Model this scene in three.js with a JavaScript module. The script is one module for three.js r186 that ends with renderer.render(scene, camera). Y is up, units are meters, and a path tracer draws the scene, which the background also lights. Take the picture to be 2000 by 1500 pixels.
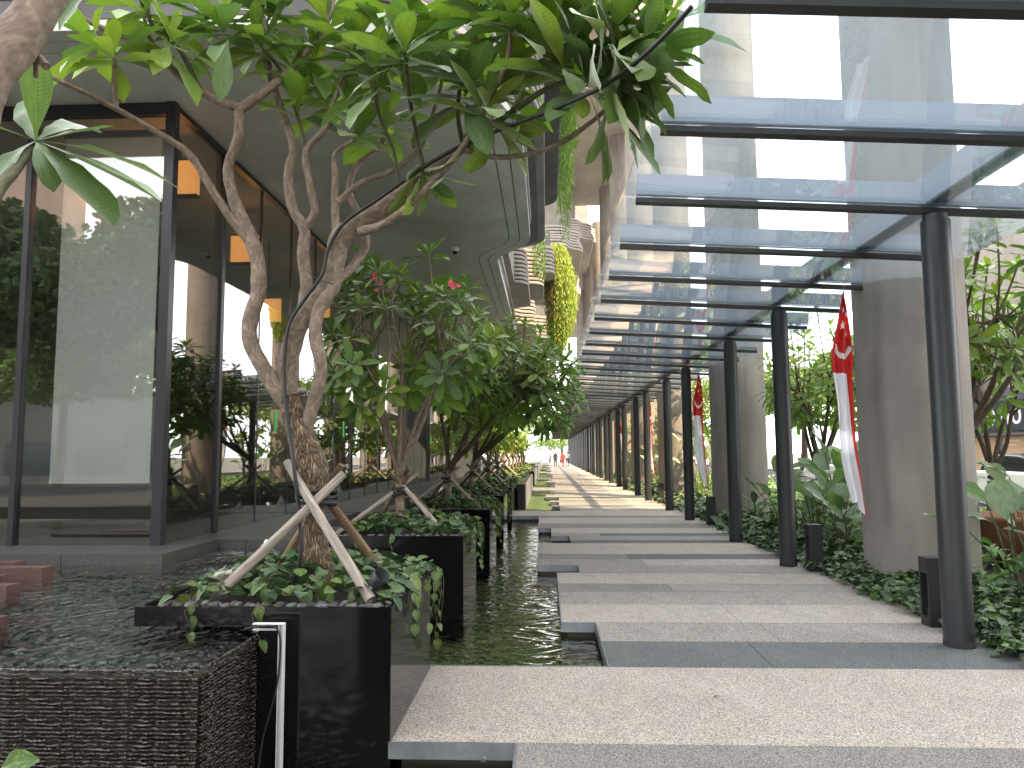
import * as THREE from 'three';
import { mergeGeometries, toCreasedNormals } from 'three/addons/utils/BufferGeometryUtils.js';
import { ImprovedNoise } from 'three/addons/math/ImprovedNoise.js';
import { MarchingCubes } from 'three/addons/objects/MarchingCubes.js';
import { RectAreaLightUniformsLib } from 'three/addons/lights/RectAreaLightUniformsLib.js';

// ---------------------------------------------------------------- camera, sky, sun, exposure
const FOCAL = 1480, EYE = 1.55;
const scene = new THREE.Scene();
const camera = new THREE.PerspectiveCamera(2 * Math.atan(750 / FOCAL) * 180 / Math.PI, 4 / 3, 0.05, 900);
camera.position.set(0, EYE, 0);
camera.rotation.order = 'YXZ';
camera.rotation.set(Math.atan(135 / FOCAL), Math.atan(67 / FOCAL), -0.006);
camera.updateMatrixWorld(true);

const renderer = new THREE.WebGLRenderer({ antialias: true });
renderer.setSize(1024, 768);
renderer.toneMapping = THREE.LinearToneMapping;
renderer.toneMappingExposure = 3.3;
renderer.shadowMap.enabled = true;
RectAreaLightUniformsLib.init();

const noiseGen = new ImprovedNoise();
const nz = (x, y, z) => noiseGen.noise(x, y, z);
{
  const w = 512, h = 256, data = new Float32Array(w * h * 4);
  for (let j = 0; j < h; j++) for (let i = 0; i < w; i++) {
    const el = ((j + 0.5) / h - 0.5) * Math.PI, az = (i / w) * Math.PI * 2;
    const sy = Math.sin(el), cx = Math.cos(el) * Math.cos(az), cz = Math.cos(el) * Math.sin(az);
    const up = Math.max(0, sy);
    const k = Math.pow(1 - up, 2.2);
    let c = 0, a = 1, f = 2.0;
    for (let o = 0; o < 4; o++) { c += a * nz(cx * f / (0.35 + up) + 7, cz * f / (0.35 + up) + 3, 2.5 + o); a *= 0.5; f *= 2.1; }
    const cl = THREE.MathUtils.smoothstep(c, -0.35, 0.5) * 0.85;
    let r = 1.02 + 0.95 * k, g = 1.06 + 0.92 * k, b = 1.12 + 0.88 * k;
    r += (1.95 - r) * cl; g += (1.96 - g) * cl; b += (1.97 - b) * cl;
    if (sy < 0) { const m = 0.5; r *= m; g *= m; b *= m; }
    const q = (j * w + i) * 4; data[q] = r; data[q + 1] = g; data[q + 2] = b; data[q + 3] = 1;
  }
  const t = new THREE.DataTexture(data, w, h, THREE.RGBAFormat, THREE.FloatType);
  t.mapping = THREE.EquirectangularReflectionMapping; t.magFilter = THREE.LinearFilter; t.needsUpdate = true;
  scene.background = t; scene.environment = t;
}
const SUN = new THREE.Vector3(0.5, 1, 0.45).normalize();
const sun = new THREE.DirectionalLight(0xffdfb4, 5.0);
sun.position.copy(SUN).multiplyScalar(120).add(new THREE.Vector3(0, 0, -30));
sun.target.position.set(0, 0, -30); scene.add(sun, sun.target);
sun.castShadow = true; sun.shadow.mapSize.set(4096, 4096); sun.shadow.radius = 1.5;
Object.assign(sun.shadow.camera, { left: -60, right: 60, top: 90, bottom: -60, near: 1, far: 300 });

// ---------------------------------------------------------------- helpers
let seed = 20240611;
const rnd = () => { seed = (seed * 1664525 + 1013904223) >>> 0; return seed / 4294967296; };
const rr = (a, b) => a + (b - a) * rnd();
const V = (x, y, d) => new THREE.Vector3(x, y, -d);           // metres right, up, along the walkway
const clamp = (x, a, b) => Math.min(b, Math.max(a, x)), lerp = (a, b, t) => a + (b - a) * t;
function P(px, py, d) {                                        // a point on the photograph's sight line, d metres along the walkway
  const v = new THREE.Vector3((px - 1000) / FOCAL, -(py - 750) / FOCAL, -1).applyQuaternion(camera.quaternion);
  return v.multiplyScalar(d / -v.z).add(camera.position);
}
const taken = {};
const numbered = n => { const k = taken[n] = (taken[n] ?? -1) + 1; return k ? `${n}_${String(k).padStart(3, '0')}` : n; };
const ORD = ['first', 'second', 'third', 'fourth', 'fifth', 'sixth', 'seventh', 'eighth', 'ninth', 'tenth', 'eleventh', 'twelfth', 'thirteenth', 'fourteenth', 'fifteenth', 'sixteenth', 'seventeenth', 'eighteenth', 'nineteenth', 'twentieth'];
function tag(o, label, category, group) { o.userData = { ...o.userData, label, category }; if (group) o.userData.group = group; return o; }
function thing(name, label, category, pos = new THREE.Vector3(), group) {
  const o = new THREE.Group(); o.name = numbered(name); o.position.copy(pos); scene.add(o);
  return tag(o, label, category, group);
}
function part(name, geo, mat, parent) { const m = new THREE.Mesh(geo, mat); m.name = name; m.castShadow = m.receiveShadow = true; (parent ?? scene).add(m); return m; }
function struct(name, geo, mat, label, category) {
  const m = geo ? part(numbered(name), geo, mat) : new THREE.Group(); if (!geo) { m.name = numbered(name); scene.add(m); }
  m.userData = { kind: 'structure', label, category }; return m;
}
function box(x0, x1, y0, y1, d0, d1, ou = 0, ov = 0) {          // uv in metres
  const g = new THREE.BoxGeometry(x1 - x0, y1 - y0, Math.abs(d1 - d0));
  g.translate((x0 + x1) / 2, (y0 + y1) / 2, -(d0 + d1) / 2);
  return metricUV(g, ou, ov);
}
function metricUV(g, ou = 0, ov = 0) {
  const p = g.attributes.position, n = g.attributes.normal, uv = new Float32Array(p.count * 2);
  for (let i = 0; i < p.count; i++) {
    const ax = Math.abs(n.getX(i)), ay = Math.abs(n.getY(i)), az = Math.abs(n.getZ(i));
    let u, v;
    if (ay >= ax && ay >= az) { u = p.getX(i); v = p.getZ(i); } else if (ax >= az) { u = p.getZ(i); v = p.getY(i); } else { u = p.getX(i); v = p.getY(i); }
    uv[2 * i] = u + ou; uv[2 * i + 1] = v + ov;
  }
  g.setAttribute('uv', new THREE.BufferAttribute(uv, 2)); return g;
}
function merge(list) { return mergeGeometries(list.map(g => { const q = g.index ? g.toNonIndexed() : g; for (const k of Object.keys(q.attributes)) if (!['position', 'normal', 'uv'].includes(k)) q.deleteAttribute(k); return q; }), false); }
function smoothLine(pts, rad, n) {                             // Catmull-Rom through points, radii interpolated
  const c = new THREE.CatmullRomCurve3(pts, false, 'centripetal'), out = [], ro = [];
  for (let i = 0; i <= n; i++) { const t = i / n; out.push(c.getPoint(t)); const f = t * (rad.length - 1), k = Math.min(rad.length - 2, Math.floor(f)); ro.push(lerp(rad[k], rad[k + 1], f - k)); }
  return [out, ro];
}
function tube(pts, rad, { n = pts.length * 3, sides = 8, rough = 0.08, closed = true, lumps = 6 } = {}) {
  const [c, ro] = smoothLine(pts, rad.length > 1 ? rad : [rad[0], rad[0]], n);
  const pos = [], uv = [], idx = []; let up = new THREE.Vector3(0.31, 0.2, 0.93).normalize(), len = 0;
  const off = rnd() * 50;
  for (let i = 0; i <= n; i++) {
    const t = (c[Math.min(n, i + 1)].clone().sub(c[Math.max(0, i - 1)])).normalize();
    up.sub(t.clone().multiplyScalar(up.dot(t))); if (up.lengthSq() < 1e-4) up.set(0.7, 0.1, 0.7).cross(t); up.normalize();
    const side = t.clone().cross(up);
    if (i) len += c[i].distanceTo(c[i - 1]);
    for (let k = 0; k <= sides; k++) {
      const a = k / sides * Math.PI * 2, ca = Math.cos(a), sa = Math.sin(a);
      const w = ro[i] * (1 + rough * nz(ca * 1.4 + off, sa * 1.4, len * lumps) + rough * 0.6 * nz(ca * 4 + off, sa * 4, len * lumps * 3));
      pos.push(c[i].x + (up.x * ca + side.x * sa) * w, c[i].y + (up.y * ca + side.y * sa) * w, c[i].z + (up.z * ca + side.z * sa) * w);
      uv.push(k / sides * Math.max(0.06, ro[i] * 6.28), len);
    }
  }
  for (let i = 0; i < n; i++) for (let k = 0; k < sides; k++) { const a = i * (sides + 1) + k, b = a + sides + 1; idx.push(a, b, a + 1, b, b + 1, a + 1); }
  if (closed) for (const e of [0, n]) {
    const base = pos.length / 3; pos.push(c[e].x, c[e].y, c[e].z); uv.push(0, 0);
    for (let k = 0; k < sides; k++) { const a = e * (sides + 1) + k; e ? idx.push(base, a, a + 1) : idx.push(base, a + 1, a); }
  }
  const g = new THREE.BufferGeometry();
  g.setAttribute('position', new THREE.Float32BufferAttribute(pos, 3)); g.setAttribute('uv', new THREE.Float32BufferAttribute(uv, 2)); g.setIndex(idx); g.computeVertexNormals();
  // weld the seam's normals
  const nn = g.attributes.normal;
  for (let i = 0; i <= n; i++) { const a = i * (sides + 1), b = a + sides; const x = nn.getX(a) + nn.getX(b), y = nn.getY(a) + nn.getY(b), z = nn.getZ(a) + nn.getZ(b), l = Math.hypot(x, y, z) || 1; for (const q of [a, b]) nn.setXYZ(q, x / l, y / l, z / l); }
  return g;
}
function roundedOutline(pts) {                                 // [[x, d, radius]] -> Shape in (x, d)
  const s = new THREE.Shape(), n = pts.length;
  for (let i = 0; i < n; i++) {
    const a = pts[(i + n - 1) % n], b = pts[i], c = pts[(i + 1) % n], r = b[2] ?? 0;
    const va = new THREE.Vector2(a[0] - b[0], a[1] - b[1]), vc = new THREE.Vector2(c[0] - b[0], c[1] - b[1]);
    const ra = Math.min(r, va.length() / 2.01), rc = Math.min(r, vc.length() / 2.01); va.setLength(ra); vc.setLength(rc);
    const p0 = [b[0] + va.x, b[1] + va.y], p1 = [b[0] + vc.x, b[1] + vc.y];
    i ? s.lineTo(...p0) : s.moveTo(...p0);
    if (r) s.quadraticCurveTo(b[0], b[1], ...p1);
  }
  s.closePath(); return s;
}
function slab(pts, y0, y1, bevel = 0.012, hole) {
  const shape = roundedOutline(pts); if (hole) shape.holes.push(new THREE.Path(roundedOutline(hole).getPoints(7)));
  const g = new THREE.ExtrudeGeometry(shape, { depth: y1 - y0 - 2 * bevel, bevelEnabled: bevel > 0, bevelSize: bevel, bevelThickness: bevel, bevelSegments: 1, curveSegments: 7 });
  g.translate(0, 0, bevel); g.rotateX(-Math.PI / 2); g.translate(0, y0, 0);   // shape (x, d) -> (x, y, -d)
  return metricUV(g);
}

// ---------------------------------------------------------------- textures and materials
function dataTex(w, h, fn, srgb = true) {
  const a = new Uint8Array(w * h * 4);
  for (let j = 0; j < h; j++) for (let i = 0; i < w; i++) { const c = fn(i / w, j / h, i, j), q = (j * w + i) * 4; for (let k = 0; k < 3; k++) a[q + k] = clamp(Math.round((c.length ? c[k] : c) * 255), 0, 255); a[q + 3] = 255; }
  const t = new THREE.DataTexture(a, w, h, THREE.RGBAFormat); t.wrapS = t.wrapT = THREE.RepeatWrapping; t.magFilter = THREE.LinearFilter; t.minFilter = THREE.LinearMipmapLinearFilter; t.generateMipmaps = true;
  if (srgb) t.colorSpace = THREE.SRGBColorSpace; t.needsUpdate = true; return t;
}
const per = (u, v, f, s = 0) => {                              // noise that tiles
  const a = u * Math.PI * 2, b = v * Math.PI * 2, r = f / (Math.PI * 2);
  return nz(Math.cos(a) * r + s, Math.sin(a) * r + Math.cos(b) * r * 0.7, Math.sin(b) * r + s * 1.7 + Math.cos(b + 1) * r * 0.4);
};
const rep = (t, s, s2 = s) => { const c = t.clone(); c.repeat.set(s, s2); c.needsUpdate = true; return c; };
const S = (o, C = THREE.MeshStandardMaterial) => { const { rgb, ...q } = o; const m = new C({ roughness: 0.8, ...q }); if (rgb) m.color.setRGB(...rgb); return m; };
const PH = o => S(o, THREE.MeshPhysicalMaterial);

const grainTex = dataTex(512, 512, (u, v) => {              // washed aggregate: pale and dark grains, faint dirt
  const g = rnd(), coarse = per(u, v, 6, 3) * 0.4 + per(u, v, 14, 9) * 0.3;
  let b = 0.80 + coarse * 0.12; let w = 0;
  if (g < 0.24) b *= 0.36 + rnd() * 0.25; else if (g > 0.78) b *= 1.18 + rnd() * 0.12; else b *= 0.86 + rnd() * 0.2;
  w = per(u, v, 9, 21) * 0.015;
  return [b + w, b, b - w];
});
const stainTex = dataTex(512, 512, (u, v) => { const c = per(u, v, 3, 1) * 0.5 + per(u, v, 8, 4) * 0.3 + per(u, v, 20, 8) * 0.15; const b = 0.86 + c * 0.22 + (rnd() - 0.5) * 0.03; return [b, b, b]; });
const streakTex = dataTex(512, 512, (u, v) => { const c = per(u, v * 0.16, 14, 1) * 0.35 + per(u, v, 5, 4) * 0.35 + per(u, v, 30, 8) * 0.14; const b = 0.86 + c * 0.2 + (rnd() - 0.5) * 0.03; return [b, b, b * 0.99]; });
const barkTex = dataTex(256, 512, (u, v) => { const c = per(u, v, 10, 1) * 0.5 + per(u, v * 0.5, 26, 6) * 0.4 + per(u, v, 4, 12) * 0.5; const b = 0.72 + c * 0.26 + (rnd() - 0.5) * 0.1; const pale = clamp(per(u, v, 5, 31) * 1.4, 0, 1) * 0.18; return [b + pale, b * 0.97 + pale, b * 0.93 + pale]; });
const crackTex = dataTex(256, 512, (u, v) => { const c = Math.abs(per(u * 2, v * 0.5, 16, 2)) * 2.2 + per(u, v, 18, 5) * 0.2; return clamp(0.2 + c, 0, 1); }, false);
const crackMap = dataTex(256, 512, (u, v) => { const c = Math.abs(per(u * 2, v * 0.5, 16, 2)) * 2.2 + per(u, v, 18, 5) * 0.3 + per(u, v, 5, 2) * 0.3; const b = clamp(0.62 + c * 0.36, 0.5, 1) * (0.88 + rnd() * 0.14); return [b, b * 0.95, b * 0.88]; });
const rippleTex = dataTex(512, 512, (u, v) => { const q = 0.6 * per(u, v, 3, 6); const c = per(u + q * 0.02, v, 13, 2) * 0.6 + per(u, v + q * 0.03, 24, 5) * 0.4 + per(u, v, 44, 9) * 0.15; return clamp(0.5 + c * 0.7, 0, 1); }, false);
const leafTex = dataTex(128, 256, (u, v) => {                  // pale midrib, side veins
  const s = Math.abs(u - 0.5) * 2, rib = Math.exp(-s * s * 900), w = (v * 22 - s * 1.5) % 1, vein = Math.exp(-Math.pow((w - 0.5) * 9, 2)) * 0.15 * (1 - s * 0.4);
  const m = per(u, v, 7, 3) * 0.10 + per(u, v, 18, 8) * 0.06; const b = 0.76 + m + vein;
  return [lerp(b, 1.0, rib * 0.75), lerp(b, 1.0, rib * 0.6), lerp(b, 0.95, rib * 0.75)];
});
const pothosTex = dataTex(128, 128, (u, v) => { const s = Math.abs(u - 0.5) * 2, rib = Math.exp(-s * s * 400) * 0.25; const k = per(u, v, 9, 5) + per(u, v, 22, 2) * 0.6; const p = k > 0.28 ? 0.3 : 0; const b = 0.68 + rib + per(u, v, 6, 1) * 0.12; return [b + p, b + p * 0.7, b + p * 0.5]; });

const M = {
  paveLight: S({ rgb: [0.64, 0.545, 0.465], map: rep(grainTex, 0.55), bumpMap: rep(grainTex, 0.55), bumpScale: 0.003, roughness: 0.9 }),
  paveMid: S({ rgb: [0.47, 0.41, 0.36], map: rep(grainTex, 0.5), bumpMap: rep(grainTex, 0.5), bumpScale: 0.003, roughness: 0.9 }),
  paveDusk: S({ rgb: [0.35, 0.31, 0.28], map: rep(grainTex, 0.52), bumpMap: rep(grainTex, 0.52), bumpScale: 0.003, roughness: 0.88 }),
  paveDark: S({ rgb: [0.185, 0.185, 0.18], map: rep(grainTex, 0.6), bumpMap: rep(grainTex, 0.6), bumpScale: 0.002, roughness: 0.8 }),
  edging: S({ rgb: [0.40, 0.42, 0.46], metalness: 0.7, roughness: 0.42, map: rep(stainTex, 1.3) }),
  concrete: S({ rgb: [0.335, 0.30, 0.27], map: rep(streakTex, 0.35), roughness: 0.85, bumpMap: rep(stainTex, 2), bumpScale: 0.002 }),
  soffit: S({ rgb: [0.80, 0.80, 0.75], map: rep(stainTex, 0.23), roughness: 0.8 }),
  fascia: S({ rgb: [0.40, 0.36, 0.33], map: rep(streakTex, 0.6), roughness: 0.8 }),
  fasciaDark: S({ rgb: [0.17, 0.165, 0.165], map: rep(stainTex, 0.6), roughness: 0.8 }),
  fasciaPale: S({ rgb: [0.66, 0.59, 0.53], map: rep(stainTex, 0.12), roughness: 0.8 }),
  groove: S({ rgb: [0.04, 0.04, 0.04], roughness: 0.9 }),
  granite: PH({ rgb: [0.011, 0.011, 0.012], roughness: 0.09, map: rep(grainTex, 1.2), specularIntensity: 0.75 }),
  ledge: S({ rgb: [0.105, 0.096, 0.09], map: rep(grainTex, 0.7), roughness: 0.5 }),
  redStone: S({ rgb: [0.17, 0.085, 0.07], map: rep(grainTex, 1), roughness: 0.5 }),
  weir: PH({ rgb: [0.052, 0.039, 0.022], map: rep(barkTex, 2.2), bumpMap: rep(rippleTex, 4, 2), bumpScale: 0.02, roughness: 0.09, ior: 1.7 }),
  weirBack: S({ rgb: [0.035, 0.028, 0.02], roughness: 0.4 }),
  post: S({ rgb: [0.040, 0.044, 0.048], roughness: 0.42, map: rep(stainTex, 0.9) }),
  beam: S({ rgb: [0.022, 0.021, 0.021], roughness: 0.4 }),
  rafter: S({ rgb: [0.26, 0.285, 0.33], roughness: 0.5 }),
  mullion: S({ rgb: [0.026, 0.024, 0.03], roughness: 0.35 }),
  canopyGlass: PH({ rgb: [0.94, 0.965, 0.97], transmission: 1, thickness: 0, roughness: 0, ior: 1.75 }),
  frit: PH({ rgb: [0.78, 0.855, 0.93], transmission: 0.93, thickness: 0, roughness: 0.34, specularIntensity: 0 }),
  glass: PH({ rgb: [0.80, 0.82, 0.81], transmission: 1, thickness: 0, roughness: 0, ior: 2.0 }),
  blind: PH({ rgb: [0.86, 0.86, 0.82], transmission: 0.3, thickness: 0, roughness: 0.95 }),
  water: PH({ rgb: [0.80, 0.86, 0.82], transmission: 1, thickness: 0, roughness: 0.0, ior: 1.4, bumpMap: rep(rippleTex, 0.7), bumpScale: 0.026 }),
  waterLow: PH({ rgb: [0.80, 0.88, 0.74], transmission: 1, thickness: 0, roughness: 0.0, ior: 1.45, bumpMap: rep(rippleTex, 0.4, 0.8), bumpScale: 0.016, side: THREE.DoubleSide }),
  poolFloor: S({ rgb: [0.02, 0.022, 0.018], roughness: 0.9, map: rep(stainTex, 1.2) }),
  channelFloor: S({ rgb: [0.075, 0.085, 0.03], roughness: 0.9, map: rep(stainTex, 1.2) }),
  algae: S({ rgb: [0.16, 0.21, 0.06], roughness: 0.9, map: rep(stainTex, 1.2) }),
  pebble: S({ rgb: [0.07, 0.07, 0.068], roughness: 0.6 }),
  foam: PH({ rgb: [0.85, 0.88, 0.92], roughness: 0.4, transmission: 0.3, thickness: 0 }),
  soil: S({ rgb: [0.05, 0.037, 0.026], map: rep(grainTex, 1), roughness: 0.95 }),
  bark: S({ rgb: [0.37, 0.30, 0.245], map: rep(barkTex, 3.5, 5), bumpMap: rep(barkTex, 3.5, 5), bumpScale: 0.010, roughness: 0.9 }),
  barkRough: S({ rgb: [0.37, 0.29, 0.21], map: rep(crackMap, 3, 4), bumpMap: rep(crackTex, 3, 4), bumpScale: 0.035, roughness: 0.95 }),
  barkDark: S({ rgb: [0.17, 0.13, 0.10], map: rep(barkTex, 6, 3), roughness: 0.9 }),
  twig: S({ rgb: [0.14, 0.15, 0.08], map: rep(barkTex, 6, 5), roughness: 0.85 }),
  stake: S({ rgb: [0.50, 0.455, 0.42], map: rep(barkTex, 4, 1.2), roughness: 0.85 }),
  stakeDark: S({ rgb: [0.26, 0.18, 0.11], map: rep(barkTex, 4, 1.2), roughness: 0.85 }),
  rubber: S({ rgb: [0.012, 0.012, 0.013], roughness: 0.5 }),
  whiteTrim: S({ rgb: [0.70, 0.71, 0.72], roughness: 0.4 }),
  cream: S({ rgb: [0.62, 0.57, 0.43], roughness: 0.6, map: rep(stainTex, 3) }),
  terracotta: S({ rgb: [0.32, 0.14, 0.07], roughness: 0.7, map: rep(stainTex, 1) }),
  interior: S({ rgb: [0.17, 0.17, 0.155], roughness: 0.9 }),
  interiorFloor: S({ rgb: [0.14, 0.12, 0.10], roughness: 0.5 }),
  asphalt: S({ rgb: [0.055, 0.056, 0.058], map: rep(grainTex, 0.4), roughness: 0.9 }),
  marking: S({ rgb: [0.7, 0.7, 0.66], roughness: 0.7 }),
  kerb: S({ rgb: [0.32, 0.31, 0.29], map: rep(grainTex, 0.4), roughness: 0.9 }),
  farGround: S({ rgb: [0.16, 0.16, 0.13], map: rep(stainTex, 0.1), roughness: 0.95 }),
  sticker: S({ rgb: [0.06, 0.65, 0.12], roughness: 0.6 }),
  petal: PH({ rgb: [0.75, 0.11, 0.17], roughness: 0.8, transmission: 0.3, thickness: 0, side: THREE.DoubleSide }),
};
M.frit.side = M.canopyGlass.side = M.glass.side = M.water.side = THREE.DoubleSide;
const leafMat = (rgb, o = {}) => PH({ rgb, map: leafTex, roughness: 0.9, transmission: 0.5, thickness: 0, clearcoat: 0.14, clearcoatRoughness: 0.34, side: THREE.DoubleSide, ...o });
const LEAF = [leafMat([0.17, 0.32, 0.03]), leafMat([0.23, 0.39, 0.03]), leafMat([0.13, 0.255, 0.04], { clearcoat: 0.45 }), leafMat([0.31, 0.45, 0.035])];
const BIGLEAF = [leafMat([0.25, 0.39, 0.16], { clearcoat: 0.25 }), leafMat([0.19, 0.36, 0.08]), leafMat([0.34, 0.46, 0.28], { clearcoat: 0.1 })];
const POTHOS = PH({ rgb: [1, 1, 1], map: pothosTex, roughness: 0.8, transmission: 0.25, thickness: 0, clearcoat: 0.35, clearcoatRoughness: 0.3, side: THREE.DoubleSide });
const TUFT = PH({ rgb: [1, 1, 1], roughness: 0.9, transmission: 0.4, thickness: 0, side: THREE.DoubleSide });
const FARLEAF = PH({ rgb: [1, 1, 1], roughness: 0.88, transmission: 0.45, thickness: 0, clearcoat: 0.1, clearcoatRoughness: 0.4, side: THREE.DoubleSide });

// a leaf along +z, 1 long; normal up
function leafGeo({ width = 0.14, droop = 0.2, fold = 0.25, wave = 0.02, segs = 8, peak = 0.62, tip = 0.5, petiole = 0.08, twist = 0, ph = 0 }) {
  const pos = [], uv = [], idx = [], cols = 4;
  let z = 0, y = 0, prev = 0;
  for (let i = 0; i <= segs; i++) {
    const t = i / segs, dt = t - prev; prev = t;
    const ang = -droop * 2 * t; z += Math.cos(ang) * dt; y += Math.sin(ang) * dt;
    let w = t < petiole ? 0.012 : 0.012 + width * Math.pow(Math.sin(Math.PI * clamp(Math.pow((t - petiole) / (1 - petiole), Math.log(0.5) / Math.log(peak)), 0, 1)), tip * 1.15);
    if (i === segs) w = 0.004;
    for (let k = 0; k <= cols; k++) {
      const s = k / cols * 2 - 1, a = twist * t;
      const e = Math.abs(s) * w * fold + wave * Math.abs(s) * Math.sin(t * 17 + ph + s) * (w > 0.03 ? 1 : 0);
      pos.push(s * w * Math.cos(a) - e * Math.sin(a) * 0.3, y + e + s * w * Math.sin(a), z); uv.push((s + 1) / 2, t);
    }
  }
  for (let i = 0; i < segs; i++) for (let k = 0; k < cols; k++) { const a = i * (cols + 1) + k, b = a + cols + 1; idx.push(a, b, a + 1, b, b + 1, a + 1); }
  const g = new THREE.BufferGeometry(); g.setAttribute('position', new THREE.Float32BufferAttribute(pos, 3)); g.setAttribute('uv', new THREE.Float32BufferAttribute(uv, 2)); g.setIndex(idx); g.computeVertexNormals(); return g;
}
const FRANGI = [[0.06, 0.22, 0.008], [0.15, 0.2, 0.012], [0.27, 0.14, 0.012], [0.40, 0.1, 0.016], [-0.04, 0.28, 0.008], [0.2, 0.24, 0.018]].map(([droop, fold, wave], i) => leafGeo({ droop, fold, wave, width: 0.138 + 0.012 * (i % 3), twist: (i - 2.5) * 0.12, ph: i, segs: 8, tip: 0.62 }));
const FRANGILOW = [0.08, 0.2, 0.36].map((droop, i) => leafGeo({ droop, fold: 0.28, wave: 0.02, width: 0.15, segs: 4, ph: i, tip: 0.62 }));
const PADDLE = [0.06, 0.22, 0.45].map((droop, i) => leafGeo({ droop, fold: 0.28, wave: 0.03, width: 0.24, segs: 8, peak: 0.5, tip: 0.55, petiole: 0.02, ph: i * 2, twist: (i - 1) * 0.3 }));
const HEART = leafGeo({ width: 0.36, droop: 0.3, fold: 0.22, wave: 0.02, segs: 5, peak: 0.36, tip: 0.7, petiole: 0.02 });
const BLADE = leafGeo({ width: 0.045, droop: 0.55, fold: 0.1, wave: 0, segs: 4, peak: 0.4, tip: 0.8, petiole: 0.02 });

const _m = new THREE.Matrix4(), _x = new THREE.Vector3(), _y = new THREE.Vector3(), _z = new THREE.Vector3();
function leafBasis(dir, up) { _z.copy(dir).normalize(); _x.copy(up).cross(_z); if (_x.lengthSq() < 1e-5) _x.set(1, 0, 0).cross(_z); _x.normalize(); _y.copy(_z).cross(_x); return _m.makeBasis(_x, _y, _z); }
function perpTo(a) { const p = Math.abs(a.y) > 0.9 ? new THREE.Vector3(1, 0, 0) : new THREE.Vector3(0, 1, 0); return p.cross(a).normalize(); }
// calls leaf(position, quaternion, length, k) for each leaf of a whorl
function rosette(tip, axis, n, len, fn, spread = 1) {
  axis = axis.clone().normalize(); const p = perpTo(axis), q = axis.clone().cross(p), ph0 = rnd() * 6.28;
  for (let i = 0; i < n; i++) {
    const f = i / (n - 1), ph = ph0 + i * 2.39996 + rr(-0.25, 0.25), th = lerp(0.3, 1.65, Math.pow(f, 0.75)) * spread + rr(-0.15, 0.15);
    const rad = p.clone().multiplyScalar(Math.cos(ph)).addScaledVector(q, Math.sin(ph));
    const dir = axis.clone().multiplyScalar(Math.cos(th)).addScaledVector(rad, Math.sin(th)); dir.y -= 0.12 * f; dir.normalize();
    const up = axis.clone().multiplyScalar(Math.sin(th)).addScaledVector(rad, -Math.cos(th)); up.y += 0.35; up.x += rr(-0.2, 0.2); up.z += rr(-0.2, 0.2);
    const quat = new THREE.Quaternion().setFromRotationMatrix(leafBasis(dir, up));
    fn(tip.clone().addScaledVector(axis, -f * len * 0.22), quat, len * lerp(0.5, 1, Math.min(1, f * 2.2)) * rr(0.82, 1.12), f);
  }
}
// adds leaves as parts (each a mesh) up to max, the rest joined
function leavesOf(tree, list, { max = 300, geos = FRANGI, mats = LEAF, name = 'leaf', restGeo = FRANGILOW[1] } = {}) {
  const base = tree.position;
  list.slice(0, max).forEach(([p, q, l, mi], i) => { const m = part(name, geos[i % geos.length], mats[mi ?? 0], tree); m.position.copy(p).sub(base); m.quaternion.copy(q); m.scale.setScalar(l); });
  const rest = list.slice(max);
  if (rest.length) instanced('crown', restGeo, FARLEAF, rest.map(([p, q, l, mi]) => [p.clone().sub(base), q, new THREE.Vector3(l, l, l), LEAFRGB[mi ?? 0]]), tree);
}
const LEAFRGB = [[0.14, 0.27, 0.025], [0.19, 0.33, 0.025], [0.105, 0.215, 0.03], [0.26, 0.38, 0.03]];
function instanced(name, geo, mat, list, parent) {
  const im = new THREE.InstancedMesh(geo, mat, list.length), c = new THREE.Color();
  list.forEach(([p, q, s, rgb], i) => { _m.compose(p, q, s); im.setMatrixAt(i, _m); if (rgb) im.setColorAt(i, c.setRGB(...rgb)); });
  im.name = parent ? name : numbered(name); im.castShadow = im.receiveShadow = true; im.userData = { kind: 'stuff' };
  (parent ?? scene).add(im); return im;
}
const randQuat = (tilt) => new THREE.Quaternion().setFromEuler(new THREE.Euler(rr(-tilt, tilt), rnd() * 6.283, rr(-tilt, tilt), 'YXZ'));
const vary = (c, v = 0.25) => { const k = 1 + rr(-v, v); return [c[0] * k * rr(0.85, 1.2), c[1] * k, c[2] * k * rr(0.8, 1.2)]; };

// ---------------------------------------------------------------- ground, road, beds
struct('ground', box(-300, 300, -0.6, -0.5, -150, 500), M.farGround, 'wide dull ground under the whole place', 'ground');
struct('garden_bed', box(3.565, 9.2, -0.45, 0.03, -6, 118), M.soil, 'dark soil of the planting bed beside the walkway', 'soil');
struct('pavement', box(9.25, 11.2, -0.5, 0.02, -30, 140), M.kerb, 'pale pavement between the bed and the road', 'pavement');
struct('road', box(11.2, 19.5, -0.5, -0.12, -30, 140), M.asphalt, 'grey asphalt road beyond the planting bed', 'road');
struct('pavement', box(19.5, 23, -0.5, 0.02, -30, 140), M.kerb, 'pale pavement in front of the shop', 'pavement');
struct('road', box(-40, 9, -0.5, -0.12, -34, -9.5), M.asphalt, 'grey asphalt side road behind the viewer', 'road');

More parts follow.
